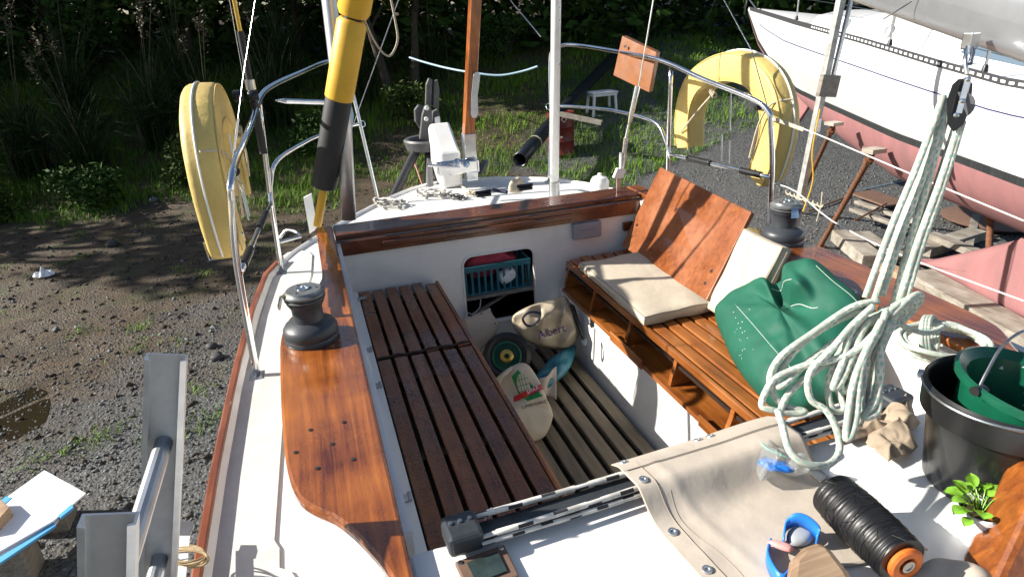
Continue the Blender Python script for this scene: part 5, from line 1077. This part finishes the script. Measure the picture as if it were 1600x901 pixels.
MB().box(g0.lerp(g1, .555)+V(0, -.06, 0), (.20, .05, .19), Matrix.Rotation(.12, 3, 'Y')).build('wood_block', 'greytimber', gp_, bevel=.006)
MB().beam(g0.lerp(g1, .60)+V(.07, -.02, 0), g1+V(.10, -.02, 0), .03, .03, side=(0, 1, 0)).build('inner_bar', 'alu', gp_, bevel=.003)
MB().box(g0.lerp(g1, .37)+V(0, -.036, 0), (.055, .008, .12)).build('latch_plate', 'alu', gp_)
MB().tube([g0.lerp(g1, .45)+V(-.03, -.05, 0), g0.lerp(g1, .25)+V(-.02, -.05, 0), g0.lerp(g1, .1)+V(.05, -.06, 0), g0+V(.0, -.06, -.1)], .006, 6, smooth=4).build('yellow_cord', 'yellowfoam', gp_, True)
def plank(p0, p1, wd, th, label, lift=0.0, m='greytimber', nm='timber_plank', roll=0):
    a, b_ = P(*p0, z=lift), P(*p1, z=lift); za, zb = max(terr(a.x, a.y), 0)+lift, max(terr(b_.x, b_.y), 0)+lift
    o = MB().beam(V(a.x, a.y, za+th/2+.004), V(b_.x, b_.y, zb+th/2+.004), wd, th).build(nm, m, None, bevel=.006); return tag(o, label, 'timber', 'loose timbers under the white yacht')
plank((1312,376), (1362,418), .26, .16, 'pale chunky timber block nearest the varnished coaming, under the yacht')
plank((1345,368), (1408,408), .22, .06, 'grey weathered board lying beside the pale timber block', .02)
plank((1432,440), (1640,560), .34, .14, 'long grey beam lying along the ground below the pink keel')
plank((1452,372), (1528,402), .16, .08, 'short grey beam ending at the tip of the pink keel', .13)
plank((1438,400), (1526,372), .24, .13, 'squared grey beam crossing under the short beam near the keel')
plank((1345,302), (1402,322), .45, .03, 'tan plywood scrap tilted among the trailer rails', .10, 'frameb', 'plywood_scrap')
plank((1330,330), (1420,362), .10, .05, 'narrow grey rail of the broken trailer, nearer of two', .22)
plank((1338,318), (1430,350), .10, .05, 'narrow grey rail of the broken trailer, further of two', .22)
plank((1375,420), (1440,450), .2, .08, 'brown board half hidden behind the right-hand coaming', 0, 'blockwood')
plank((1505,420), (1523,345), .10, .10, 'grey timber leaning upright beside the short rusty prop', 0)
for k, (p0, p1, l) in enumerate((((1335,345), (1385,318), 'thin rusty bar lying across the trailer rails'), ((1262,330), (1345,300), 'long thin rusty rod on the gravel behind the winch'))):
    a, b_ = P(*p0, z=.3 if k == 0 else .03), P(*p1, z=.3 if k == 0 else .03); tag(MB().tube([a, b_], .014, 8).build('steel_rod', 'rust', None, True), l, 'rod')
cb = MB(); cb.tube([P(1330,300,z=.05), P(1400,285,z=.05), P(1470,270,z=.05)], .008, 6, smooth=4); tag(cb.build('blue_rope', 'hose', None, True), 'thin pale blue rope on the gravel behind the trailer rails', 'rope')
b = MB(); pts = [P(x, y, z=.02) for x, y in ((1495,262),(1560,225),(1660,235),(1700,330),(1590,352),(1520,318))]
b.pillow([V(p.x, p.y, .03) for p in pts], (0, 0, 1), .05, .03, rings=7, amp=.06, fs=1.6, p=6); tag(b.build('blue_tarp', 'tarp', None, 'all'), 'dark blue tarpaulin spread on the ground beyond the pink keel', 'tarp')
b = MB(); c = P(1550, 345, z=.03); b.lathe([(0, .0), (.62, .0), (.66, .03), (.60, .05), (0, .055)], 26, Matrix.Translation(V(c.x, c.y, terr(c.x, c.y)+.05))); tag(b.build('round_board', 'frameb', None, True), 'round tan board lying on the edge of the blue tarpaulin', 'board')

# red drum
dc = P(877, 262, z=.0); dz = terr(dc.x, dc.y); dr = thing('oil_drum', 'red steel oil drum with labels behind the white stern post', 'drum', V(dc.x, dc.y, dz))
T_ = Matrix.Translation(V(dc.x, dc.y, dz+.0))
MB().lathe([(0, .01), (.28, .0), (.292, .005), (.292, .02), (.285, .03), (.285, .28), (.295, .295), (.285, .31), (.285, .57), (.295, .585), (.285, .60), (.285, .85), (.294, .86), (.294, .885), (.28, .885), (.28, .87), (0, .868)], 40, T_).build('shell', 'reddrum', dr, True)
def drumpatch(nm, az, z, w_, h, m, rot=0):
    pts = [(-w_, -h), (w_, -h), (w_, h), (-w_, h)] if not rot else [(0, -h), (w_, 0), (0, h), (-w_, 0)]
    MB().prism([T_ @ V(.288*math.cos(az+x/.288), .288*math.sin(az+x/.288), z+y) for x, y in pts], V(math.cos(az), math.sin(az), 0)*.003).build(nm, m, dr)
drumpatch('paper_label', -2.25, .78, .05, .05, 'labelwhite'); drumpatch('hazard_diamond', -1.70, .76, .07, .07, 'labelwhite', 1); drumpatch('hazard_centre', -1.70, .76, .045, .045, 'reddrum', 1); drumpatch('scuff', -1.9, .40, .04, .02, 'labelwhite', 1)
for nm in ('x',):
    o = bpy.data.objects['hazard_centre']; o.location += V(math.cos(-1.70), math.sin(-1.70), 0)*.003
# black pipe
pa = P(800, 258, z=.0); zf = terr(pa.x, pa.y); far = P(1008, 40, D=20.5)
pp0 = P(802, 252, D=11.6); pts = [V(pp0.x, pp0.y, terr(pp0.x, pp0.y)+.30)]
p0 = P(812, 250, D=11.8); p1 = P(905, 145, D=15.0); p2 = P(1015, 32, D=20.5)
pb_ = MB(); pb_.tube([p0, p1, p2], .135, 20, smooth=4, caps=False); po_ = pb_.build('black_pipe', 'pipe', None, 'all'); po_.modifiers.new('solid', 'SOLIDIFY').thickness = .015; tag(po_, 'long black plastic pipe sloping down the grass bank behind the stern', 'pipe')
bb_ = MB(); bb_.tube([p0.lerp(p1, .22)+V(0, 0, 0)+(p0-p1).normalized()*.02*k for k in range(2)], .142, 20); bb_.build('pipe_strap', 'cord', po_, True)
tq2 = p0.lerp(p1, .30); lg = MB(); lg.beam(P(875, 178, D=13.2), P(940, 192, D=13.0), .14, .08); tag(lg.build('fence_rail', 'greytimber', None), 'weathered plank end lying across the red drum under the black pipe', 'timber')
# white plastic stool
sc0 = P(940, 164, D=15.2); sz = terr(sc0.x, sc0.y); sz0 = sz; st_ = thing('plastic_stool', 'white plastic stool standing in the grass below the black pipe', 'stool', V(sc0.x, sc0.y, sz))
MB().b2(sc0.x-.33, sc0.x+.33, sc0.y-.22, sc0.y+.22, sz+.46, sz+.50).build('top', 'whiteplastic', st_, bevel=.015)
MB().b2(sc0.x-.31, sc0.x+.31, sc0.y-.20, sc0.y+.20, sz+.40, sz+.459).build('apron', 'whiteplastic', st_, bevel=.01)
for sx in (-1, 1):
    for sy in (-1, 1): MB().beam((sc0.x+sx*.30, sc0.y+sy*.19, sz-.06), (sc0.x+sx*.27, sc0.y+sy*.17, sz+.41), .06, .05).build('leg', 'whiteplastic', st_, bevel=.008)
# blue barrel and far concrete wall
bq = P(1003, 62, D=20); bz_ = terr(bq.x, bq.y); br_ = thing('blue_barrel', 'dark blue plastic barrel with a pale label beside the upper end of the pipe', 'barrel', V(bq.x, bq.y, bz_))
MB().lathe([(0, 0), (.26, .0), (.29, .06), (.30, .3), (.31, .45), (.30, .6), (.29, .85), (.24, .93), (0, .95)], 28, Matrix.Translation(V(bq.x, bq.y, bz_))).build('shell', 'bluedrum', br_, True)
MB().prism([V(bq.x-.15, bq.y-.30, bz_+.2), V(bq.x+.10, bq.y-.33, bz_+.2), V(bq.x+.10, bq.y-.33, bz_+.55), V(bq.x-.15, bq.y-.30, bz_+.55)], (0, -.01, 0)).build('paper_label', 'labelwhite', br_)
wa, wb = P(1030, 20, D=25), P(1290, 20, D=27); zw = terr(wa.x, wa.y)-.1
wl_ = MB(); tag(MB().beam(V(wa.x, wa.y, zw+.9), V(wb.x, wb.y, zw+.9), .3, 1.8).build('concrete_wall', 'concrete', None, bevel=.03), 'dim grey concrete wall at the top of the bank behind the yacht stern', 'wall')
hs = MB(); hs.tube([P(x, y, D=d) for x, y, d in ((640,90,15),(665,98,14.6),(700,107,14),(740,114,13.6),(780,118,13.4),(815,112,13.2),(840,104,13))], .022, 8, smooth=5); tag(hs.build('garden_hose', 'hose', None, True), 'pale blue hose sagging across the dark bank behind the tiller', 'hose')

# aluminium ladder against the side
ld_ = thing('ladder', 'aluminium ladder standing against the near left side of the boat', 'ladder', V(-.95, 1.0, terr(-.95, 1)))
tops = [P(262, 552, D=1.17), P(174, 800, D=.87)]; foot = [V(-1.0, 1.22, .0), V(-1.02, .86, .0)]
dirs = []
for k in range(2):
    a, b_ = foot[k]+V(0, 0, terr(foot[k].x, foot[k].y)), tops[k]; u = (b_-a).normalized(); dirs.append((a, b_)); y_ = V(0, 1, 0); x_ = u.cross(y_).normalized()*-1; y_ = (y_-u*y_.dot(u)).normalized(); x_ = y_.cross(u)
    inn = -y_ if k == 0 else y_
    inn = -y_    # channel opens towards the camera
    w2, th, dp = .034, .004, .026
    def slab(c0, sx_, sy_, nm=None):
        m_ = MB(); return m_
    ch_ = MB()
    prof = [(-w2, 0), (w2, 0), (w2, dp), (w2-.010, dp+.003), (w2-.010, dp-.001), (w2-th, dp-.004), (w2-th, th), (-w2+th, th), (-w2+th, dp-.004), (-w2+.010, dp-.001), (-w2+.010, dp+.003), (-w2, dp)]
    ch_.prism([a+x_*px+inn*py for px, py in prof], b_-a); ch_.build('rail', 'alu', ld_)
for t in (.07, .20, .33, .46, .59, .72, .825, .93):
    MB().tube([dirs[0][0].lerp(dirs[0][1], t), dirs[1][0].lerp(dirs[1][1], t)+V(0, .004, 0)], .016, 14).build('rung', 'alu', ld_, True, ang=20)
tg_ = thing('lashing_tag', 'white metal tag tied with twine to the cap rail beside the ladder', 'tag', P(280, 880, z=2.06))
MB().prism([P(x, y, z=2.062) for x, y in ((274,826),(299,822),(294,880),(288,925),(262,925))], (0, 0, .004)).build('plate', 'whitepost', tg_, bevel=.001)
MB().prism([P(x, y, z=2.0665) for x, y in ((272,828),(278,815),(300,815),(301,824),(296,836),(272,836))], (0, 0, .003)).build('plate_end', 'dkgrey', tg_)
for k in range(4):
    MB().tube([P(290+30*math.cos(t)+2*k, 864+13*math.sin(t)+3*k, z=2.075+.012*math.sin(t+k)) for t in np.linspace(0, 6.283, 15)[:-1]], .0024, 6, closed=True, smooth=3).build('twine', 'twine', tg_, 'all')
# white board with blue edge on blocks
wb_ = thing('white_board', 'white sheet with blue edges lying on blocks on the gravel at lower left', 'board', P(60, 820, z=0))
zb0 = .30
MB().prism([P(x, y, z=zb0) for x, y in ((70,736),(135,772),(84,815),(-30,880),(-40,815))], (0, 0, .012)).build('sheet', 'board', wb_)
MB().prism([P(x, y, z=zb0-.02) for x, y in ((93,812),(84,825),(-20,892),(-60,890),(-40,850),(60,800))], (0, 0, .010)).build('lower_sheet', 'board', wb_)
MB().prism([P(x, y, z=zb0-.022) for x, y in ((85,818),(88,823),(-20,896),(-24,889))], (0, 0, .016)).build('blue_edge', 'boardblue', wb_)
MB().prism([P(x, y, z=zb0-.002) for x, y in ((113,790),(116,795),(96,811),(92,808))], (0, 0, .018)).build('blue_edge', 'boardblue', wb_)
MB().prism([P(x, y, z=zb0-.002) for x, y in ((10,778),(20,780),(2,796),(-10,796))], (0, 0, .018)).build('blue_edge', 'boardblue', wb_)
for x, y in ((60, 772), (0, 850)):
    c = P(x, y, z=zb0-.03); MB().b2(c.x-.14, c.x+.14, c.y-.10, c.y+.10, terr(c.x, c.y)-.01, zb0-.024).build('support_block', 'greytimber', wb_, bevel=.006)
tag(MB().prism([P(x, y, z=zb0+.013) for x, y in ((-30,800),(5,790),(21,805),(-5,835),(-30,840))], (0, 0, .07)).build('wood_offcut', 'blockwood', None, bevel=.005), 'brown wood offcut weighing down the white sheet', 'wood offcut')
# litter
b = MB(); c = P(70, 433, z=0); b.pillow([V(c.x+.14*math.cos(t), c.y+.10*math.sin(t), terr(c.x, c.y)+.03) for t in np.linspace(0, 6.283, 9)[:-1]], (0, 0, 1), .07, .03, rings=7, amp=.08, fs=18, fold=.06); tag(b.build('paper_litter', 'litter', None, True, ang=10), 'crumpled white paper litter on the bare dirt', 'litter')
for k, (x, y, r, l) in enumerate(((176,384,.10,'dark round stone alone on the shaded dirt'), (340,560,.07,'dark stone beside the far rail of the ladder top'), (331,543,.06,'smaller dark stone just behind the ladder top stone'), (243,325,.09,'pale grey stone at the edge of the grass'), (48,855,.05,'grey stone next to the white sheet'))):
    c = P(x, y, z=0); z = terr(c.x, c.y); b = MB(); b.lathe([(0, 0)]+[(r*math.cos(t)*1.0, r*.35+r*.6*math.sin(t)) for t in np.linspace(-.6, 1.45, 7)]+[(0, r*.95)], 12, Matrix.Translation(V(c.x, c.y, z)))
    b.v = [v+V(1, 1, .6)*(.25*r*mnoise.noise(v*14)) for v in b.v]; tag(b.build('stone', 'stonedark' if k != 3 else 'stonegrey', None, True), l, 'stone', 'single stones on the dirt')
for px, l in ((((-20,640),(30,605),(75,612),(70,660),(40,690),(-20,700)), 'larger muddy puddle at the left edge above the white sheet'), (((45,560),(75,552),(90,566),(60,580)), 'small muddy puddle beyond the larger one')):
    pts = cr([P(x, y, z=0) for x, y in px], 5, True); zm = sum(terr(p.x, p.y) for p in pts)/len(pts)-.004
    o = MB().prism([V(p.x, p.y, zm) for p in pts], (0, 0, .002)).build('puddle', 'puddle', None); o['kind'] = 'structure'

# ---------------------------------------------------------------- gravel, grass, bushes, trees
def npmesh(name, v, f, m, parent=None, org=(0, 0, 0), smooth=False):
    v = np.asarray(v, np.float32).reshape(-1, 3)-np.array(org, np.float32); f = np.asarray(f, np.int32); k = f.shape[1]; me = bpy.data.meshes.new(name)
    me.vertices.add(len(v)); me.vertices.foreach_set('co', v.ravel()); me.loops.add(f.size); me.loops.foreach_set('vertex_index', f.ravel()); me.polygons.add(len(f))
    me.polygons.foreach_set('loop_start', np.arange(0, f.size, k, dtype=np.int32)); me.update(calc_edges=True)
    return link(name, me, m, parent, org, 'all' if smooth else False)
def terrv(xy): return np.array([terr(x, y) for x, y in xy])
def scatter_stones(name, xy, smin, smax, m):
    n = len(xy); z = terrv(xy); s = smin+(smax-smin)*rng.random(n)**3
    oc = np.array([[1,0,0],[-1,0,0],[0,1,0],[0,-1,0],[0,0,1],[0,0,-1]], float); fc = np.array([[0,2,4],[2,1,4],[1,3,4],[3,0,4],[2,0,5],[1,2,5],[3,1,5],[0,3,5]])
    a = rng.random(n)*6.283; ca, sa = np.cos(a), np.sin(a)
    v = oc[None]*rng.uniform(.6, 1.25, (n, 6, 1))*np.stack([s, s*rng.uniform(.5, .9, n), s*rng.uniform(.35, .7, n)], 1)[:, None, :]
    v += rng.normal(0, .22, (n, 6, 3))*s[:, None, None]
    x = v[..., 0]*ca[:, None]-v[..., 1]*sa[:, None]; y = v[..., 0]*sa[:, None]+v[..., 1]*ca[:, None]
    w = np.stack([x+xy[:, 0:1], y+xy[:, 1:2], v[..., 2]+(z+s*.18)[:, None]], -1)
    o = npmesh(name, w, (fc[None]+6*np.arange(n)[:, None, None]).reshape(-1, 3), m); o['kind'] = 'stuff'; return o
def clear(xy): return ~((xy[:, 0] > -.5) & (xy[:, 0] < 2.35) & (xy[:, 1] < 4.9))
nl = 34000; xy = np.stack([rng.uniform(-4.6, -.2, nl), 1.2+7.3*rng.random(nl)**1.2], 1)
pr = np.clip(1.25-(xy[:, 1]-xy[:, 0]*1.0-6.5)*.22, .05, 1); xy = xy[(rng.random(nl) < pr) & clear(xy)]; scatter_stones('gravel', xy, .006, .024, 'stonegrey')
nl = 30000; xy = np.stack([rng.uniform(2.2, 10.5, nl), rng.uniform(3.5, 12.5, nl)], 1); dd = .29*xy[:, 0]+.955*xy[:, 1]; xy = xy[(dd < 12.6) & (xy[:, 0] > .30*xy[:, 1]+1.0+rng.normal(0, .3, nl))]; scatter_stones('gravel', xy, .008, .03, 'stonegrey')
nl = 5500; xy = np.stack([rng.uniform(-7, 4.5, nl), rng.uniform(4, 13, nl)], 1); xy = xy[clear(xy)]; scatter_stones('dirt_clods', xy, .008, .05, 'bark')
nl = 900; xy = np.stack([rng.uniform(-6, 1.5, nl), rng.uniform(4, 12, nl)], 1); xy = xy[clear(xy)]; scatter_stones('pebbles', xy, .012, .05, 'stonegrey')

def blades(xyz, h, wd, lean, seg=2, az=None):
    n = len(xyz); az = rng.random(n)*6.283 if az is None else az; dx, dy = np.cos(az), np.sin(az); vs = []
    for k in range(seg+1):
        t = k/seg; w_ = wd*(1-t)**.6*.5 if k < seg else np.zeros(n)
        cx = xyz[:, 0]+dx*lean*h*t*t; cy = xyz[:, 1]+dy*lean*h*t*t; cz = xyz[:, 2]+h*(t-.35*lean*t*t*t)
        tw = .7
        vs.append(np.stack([cx-dy*w_, cy+dx*w_, cz], -1)); vs.append(np.stack([cx+dy*w_, cy-dx*w_, cz], -1))
    v = np.stack(vs, 1); f = []
    for k in range(seg): f.append([2*k, 2*k+1, 2*k+3, 2*k+2])
    f = np.array(f)[None]+(2*(seg+1))*np.arange(n)[:, None, None]; return v.reshape(-1, 3), f.reshape(-1, 4)
def gedge(x): return np.where(x < .5, 11.3+.35*np.sin(x*1.7), np.where(x < 4.6, 12.6, 9.9+.5*np.sin(x*2)))
nl = 150000; xy = np.stack([rng.uniform(-14, 13, nl), rng.uniform(8.5, 24, nl)], 1); dd = .29*xy[:, 0]+.955*xy[:, 1]
nz_ = np.array([mnoise.noise(Vector((x*.8, y*.8, 3)))+.5*mnoise.noise(Vector((x*2.3, y*2.3, 7))) for x, y in xy])
px_r = xy[:, 0] < .30*xy[:, 1]+2.7+1.6*np.clip(dd-12.3, 0, 9)
keep = (dd > gedge(xy[:, 0])+.9*nz_+.3) & (nz_ > -.5+.25*rng.normal(0, 1, nl)) & px_r & (dd < 21) & (rng.random(nl) < np.clip(1.5-(dd-12)*.085, .3, 1)); xy, nz_ = xy[keep], nz_[keep]
dd = .29*xy[:, 0]+.955*xy[:, 1]; h = (.09+.20*np.clip(nz_+.4, 0, 1.2))*rng.uniform(.5, 1.4, len(xy))*np.where(xy[:, 0] < .5, 1.35, 1.0)
v, f = blades(np.column_stack([xy, terrv(xy)-.01]), h, .010+.008*rng.random(len(xy)), rng.uniform(.2, 1.0, len(xy))); o = npmesh('grass', v, f, 'grass'); o['kind'] = 'stuff'; o['label'] = 'green grass covering the bank and its foot'
# sparse weeds on the dirt
cs = [(x, y) for x, y in zip(rng.uniform(-6, 4, 70), rng.uniform(5, 12.5, 70)) if not (-.6 < x < 2.4 and y < 5)]; pts = []
for x, y in cs:
    k = rng.integers(15, 60); pts.append(np.stack([rng.normal(x, .10, k), rng.normal(y, .10, k)], 1))
xy = np.concatenate(pts); v, f = blades(np.column_stack([xy, terrv(xy)-.004]), rng.uniform(.03, .10, len(xy)), np.full(len(xy), .010), rng.uniform(.4, 1.3, len(xy))); o = npmesh('dirt_weeds', v, f, 'grass'); o['kind'] = 'stuff'; o['label'] = 'low green weeds dotted over the bare dirt'

def leaves(c, size, up=.4):
    n = len(c); a = rng.normal(0, 1, (n, 3)); a[:, 2] *= .6; a /= np.linalg.norm(a, axis=1)[:, None]; b = rng.normal(0, 1, (n, 3)); b -= a*(a*b).sum(1)[:, None]; b /= np.linalg.norm(b, axis=1)[:, None]
    s = (size*rng.uniform(.6, 1.4, n))[:, None]
    v = np.stack([c-a*s, c+b*s*.42, c+a*s, c-b*s*.42], 1); f = np.arange(4*n).reshape(-1, 4); return v.reshape(-1, 3), f
def clumpcloud(centers, radii, per, flat=.8):
    out = []
    for c, r in zip(centers, radii):
        d = rng.normal(0, 1, (per, 3)); d /= np.linalg.norm(d, axis=1)[:, None]; rr = r*rng.random(per)[:, None]**.45; out.append(np.array(c)+d*rr*np.array([1, 1, flat]))
    return np.concatenate(out)
def tree(x, y, h, cr_, label, name='tree', m='leaf_a', nclump=16, per=330, ls=.13, lean=0, trunk_r=.12, cb=.35, group='trees on the bank'):
    z = terr(x, y)-.05; root = thing(name, label, 'tree', V(x, y, z), group); tips = []
    tk_ = MB(); p = [V(x, y, z), V(x+lean*.25, y, z+h*.25), V(x+lean*.6+random.uniform(-.1, .1), y, z+h*.5), V(x+lean, y, z+h*.85)]
    tk_.tube(p, [trunk_r, trunk_r*.8, trunk_r*.55, trunk_r*.15], 9, smooth=4)
    cen, rad = [], []
    for k in range(nclump):
        a = random.uniform(0, 6.28); t = random.uniform(cb, 1); rr = cr_*random.uniform(.25, .95)*(1-.45*abs(t-.6)); c = V(x+lean*t+rr*math.cos(a), y+rr*math.sin(a), z+h*t); cen.append(tuple(c)); rad.append(cr_*random.uniform(.28, .5))
        b0 = p[1].lerp(p[3], max(.1, t-.35)); tk_.tube([b0, b0.lerp(c, .5)+V(0, 0, .1), c], [trunk_r*.35, trunk_r*.2, .012], 6, smooth=2)
    tk_.build('trunk', 'bark', root, 'all')
    v, f = leaves(clumpcloud(cen, rad, per), ls); npmesh('crown', v, f, m, root, org=(x+lean, y, z+h*.6)); return root
def shrub(x, y, r, h, label, m='leaf_a', n=1800, ls=.06):
    z = terr(x, y)-.05; root = thing('bush', label, 'bush', V(x, y, z), 'bushes on the bank'); cen, rad = [], []; sm_ = MB()
    for k in range(9):
        a = random.uniform(0, 6.28); c = V(x+r*.6*random.random()*math.cos(a), y+r*.6*random.random()*math.sin(a), z+h*random.uniform(.25, .85)); cen.append(tuple(c)); rad.append(r*random.uniform(.35, .6)); sm_.tube([V(x, y, z), c], [.03, .008], 5)
    sm_.build('stems', 'bark', root); v, f = leaves(clumpcloud(cen, rad, n//9), ls); npmesh('foliage', v, f, m, root, org=(x, y, z+h/2)); return root
def flax(x, y, h, n, label, dry=.25):
    z = terr(x, y)-.04; root = thing('flax_clump', label, 'flax', V(x, y, z), 'tall flax and reed clumps on the bank')
    for part, m, k in (('leaf_blades', 'flaxleaf', int(n*(1-dry))), ('dry_blades', 'dryleaf', int(n*dry*.35))):
        b0 = np.column_stack([rng.normal(x, .16, k), rng.normal(y, .16, k), np.full(k, z)]); v, f = blades(b0, h*rng.uniform(.45, 1.1, k), rng.uniform(.018, .045, k), rng.uniform(.15, 1.25, k), seg=7); npmesh(part, v, f, m, root, org=(x, y, z))
    for k in range(random.randint(1, 3)):
        a = random.uniform(0, 6.28); t_ = MB(); tp0 = V(x+.5*math.cos(a), y+.5*math.sin(a), z+h*random.uniform(1.0, 1.3)); t_.tube([V(x, y, z), V(x+.1*math.cos(a), y+.1*math.sin(a), z+h*.6), tp0], [.012, .009, .005], 5, smooth=3); s_ = t_.build('flower_stalk', 'dryleaf', root, True)
        q = np.array([tuple(tp0)])+rng.normal(0, 1, (70, 3))*np.array([.05, .05, .16]); v, f = leaves(q, .035); npmesh('plume', v, f, 'dryleaf', s_, org=tuple(tp0))['kind'] = 'stuff'
    return root
# visible growth on the bank, left to right
side = ['at the far left edge', 'second from the left edge', 'third from the left edge', 'above the leftmost grass', 'left of the yellow lifebuoy', 'just behind the yellow lifebuoy', 'behind the fishing rod', 'behind the padded pole', 'behind the steering gear', 'behind the tiller']
for k, (x, y, h) in enumerate(((-9.5,15.5,2.4),(-8.0,16.6,2.8),(-6.8,15.4,2.2),(-5.6,16.2,2.7),(-4.4,15.4,2.3),(-3.1,16.4,2.5),(-1.9,15.6,2.2),(-.6,16.6,2.4),(1.6,17.6,2.0),(3.6,18.2,1.9))):
    flax(x, y, h, 260, 'dark arching flax clump '+side[k])
for k, (x, y, h, l) in enumerate(((-7.4,17.8,3.2,'tallest reed clump, at the back of the left bank'),(-5.0,18.0,3.2,'tall reed clump at the back above the dry plumes'),(-2.6,18.0,3.0,'tall reed clump at the back behind the rod'),(-.2,18.6,3.0,'tall reed clump at the back beside the leaning trunks'))): flax(x, y, h, 240, l)
for k, (x, y, r, h, l) in enumerate(((-7.6,14.3,.9,1.0,'low leafy bush at the left edge of the grass'),(-5.9,14.0,.7,.8,'low leafy bush second from the left edge'),(-4.0,13.9,.8,.8,'low leafy bush left of the yellow lifebuoy'),(-2.3,14.2,.8,.9,'low leafy bush behind the yellow lifebuoy'),(.2,15.0,.8,.9,'low bush behind the steel strut'),(2.6,15.9,.9,1.0,'round bush behind the tiller and hose'),(5.8,18.6,1.0,1.2,'bush above the stool beside the pipe'),(8.4,19.5,1.1,1.1,'bush below the concrete wall'),(10.6,19.2,1.0,1.0,'bush between the wall and the yacht stern'))):
    shrub(x, y, r, h, l, 'leaf_b' if k % 2 else 'leaf_a')
for k, (x, y, h, c, ln, l) in enumerate(((2.3,17.0,5.0,1.8,-.9,'leaning tree with bare dark trunk left of the hose'),(2.9,17.3,4.6,1.6,.5,'twin-trunk tree just right of the leaning trunk'),(5.0,20.5,4.5,2.0,.2,'dark tree behind the varnished tiller'),(7.5,22.5,4.5,2.0,.3,'dark tree behind the outboard pad'),(-8.8,20.0,6.0,2.6,.4,'broad dark tree at the far left'),(-5.6,20.4,5.0,2.4,-.3,'broad dark tree second from the left'),(-2.6,20.6,4.6,2.2,.2,'broad dark tree above the rod'),(.2,20.6,4.6,2.2,.3,'broad dark tree above the padded pole'))):
    tree(x, y, h, c, l, 'bank_tree', 'leaf_a' if k % 2 else 'leaf_b', 18, 300, .11, ln, .11 if k > 1 else .13, .35 if k > 1 else .55)
# woodland closing the view behind the bank, and the shade trees on its sunny side
cen = [(x, 21.6+.8*math.sin(x*1.3)-.30*x, terr(x, 21.6-.30*x)+hh) for x in np.arange(-26, 26, 1.25) for hh in (.3, 1.6, 3.0, 4.4)]
v, f = leaves(clumpcloud(cen, [1.7]*len(cen), 330), .20); o = npmesh('woodland', v, f, 'leaf_a'); o['kind'] = 'stuff'; o['label'] = 'dark mass of woodland behind the bank'
for k, (x, y, h, c, l) in enumerate(((-15.0,15.0,9,2.2,'thin tall shade tree nearest the dirt, out past the left edge'),(-16.5,22.0,10,3.2,'tall shade tree second past the left edge'),(-12.0,22.5,8,3.0,'tall shade tree third past the left edge'),(-17.5,24,11,3.6,'tall shade tree fourth past the left edge'),(-13.5,26.5,11,3.6,'tall shade tree furthest back past the left edge'))):
    tree(x, y, h, c, l, 'shade_tree', 'leaf_a', 26 if k else 14, 330 if k else 150, .20, .3, .22, .28, 'shade trees beside the yard')
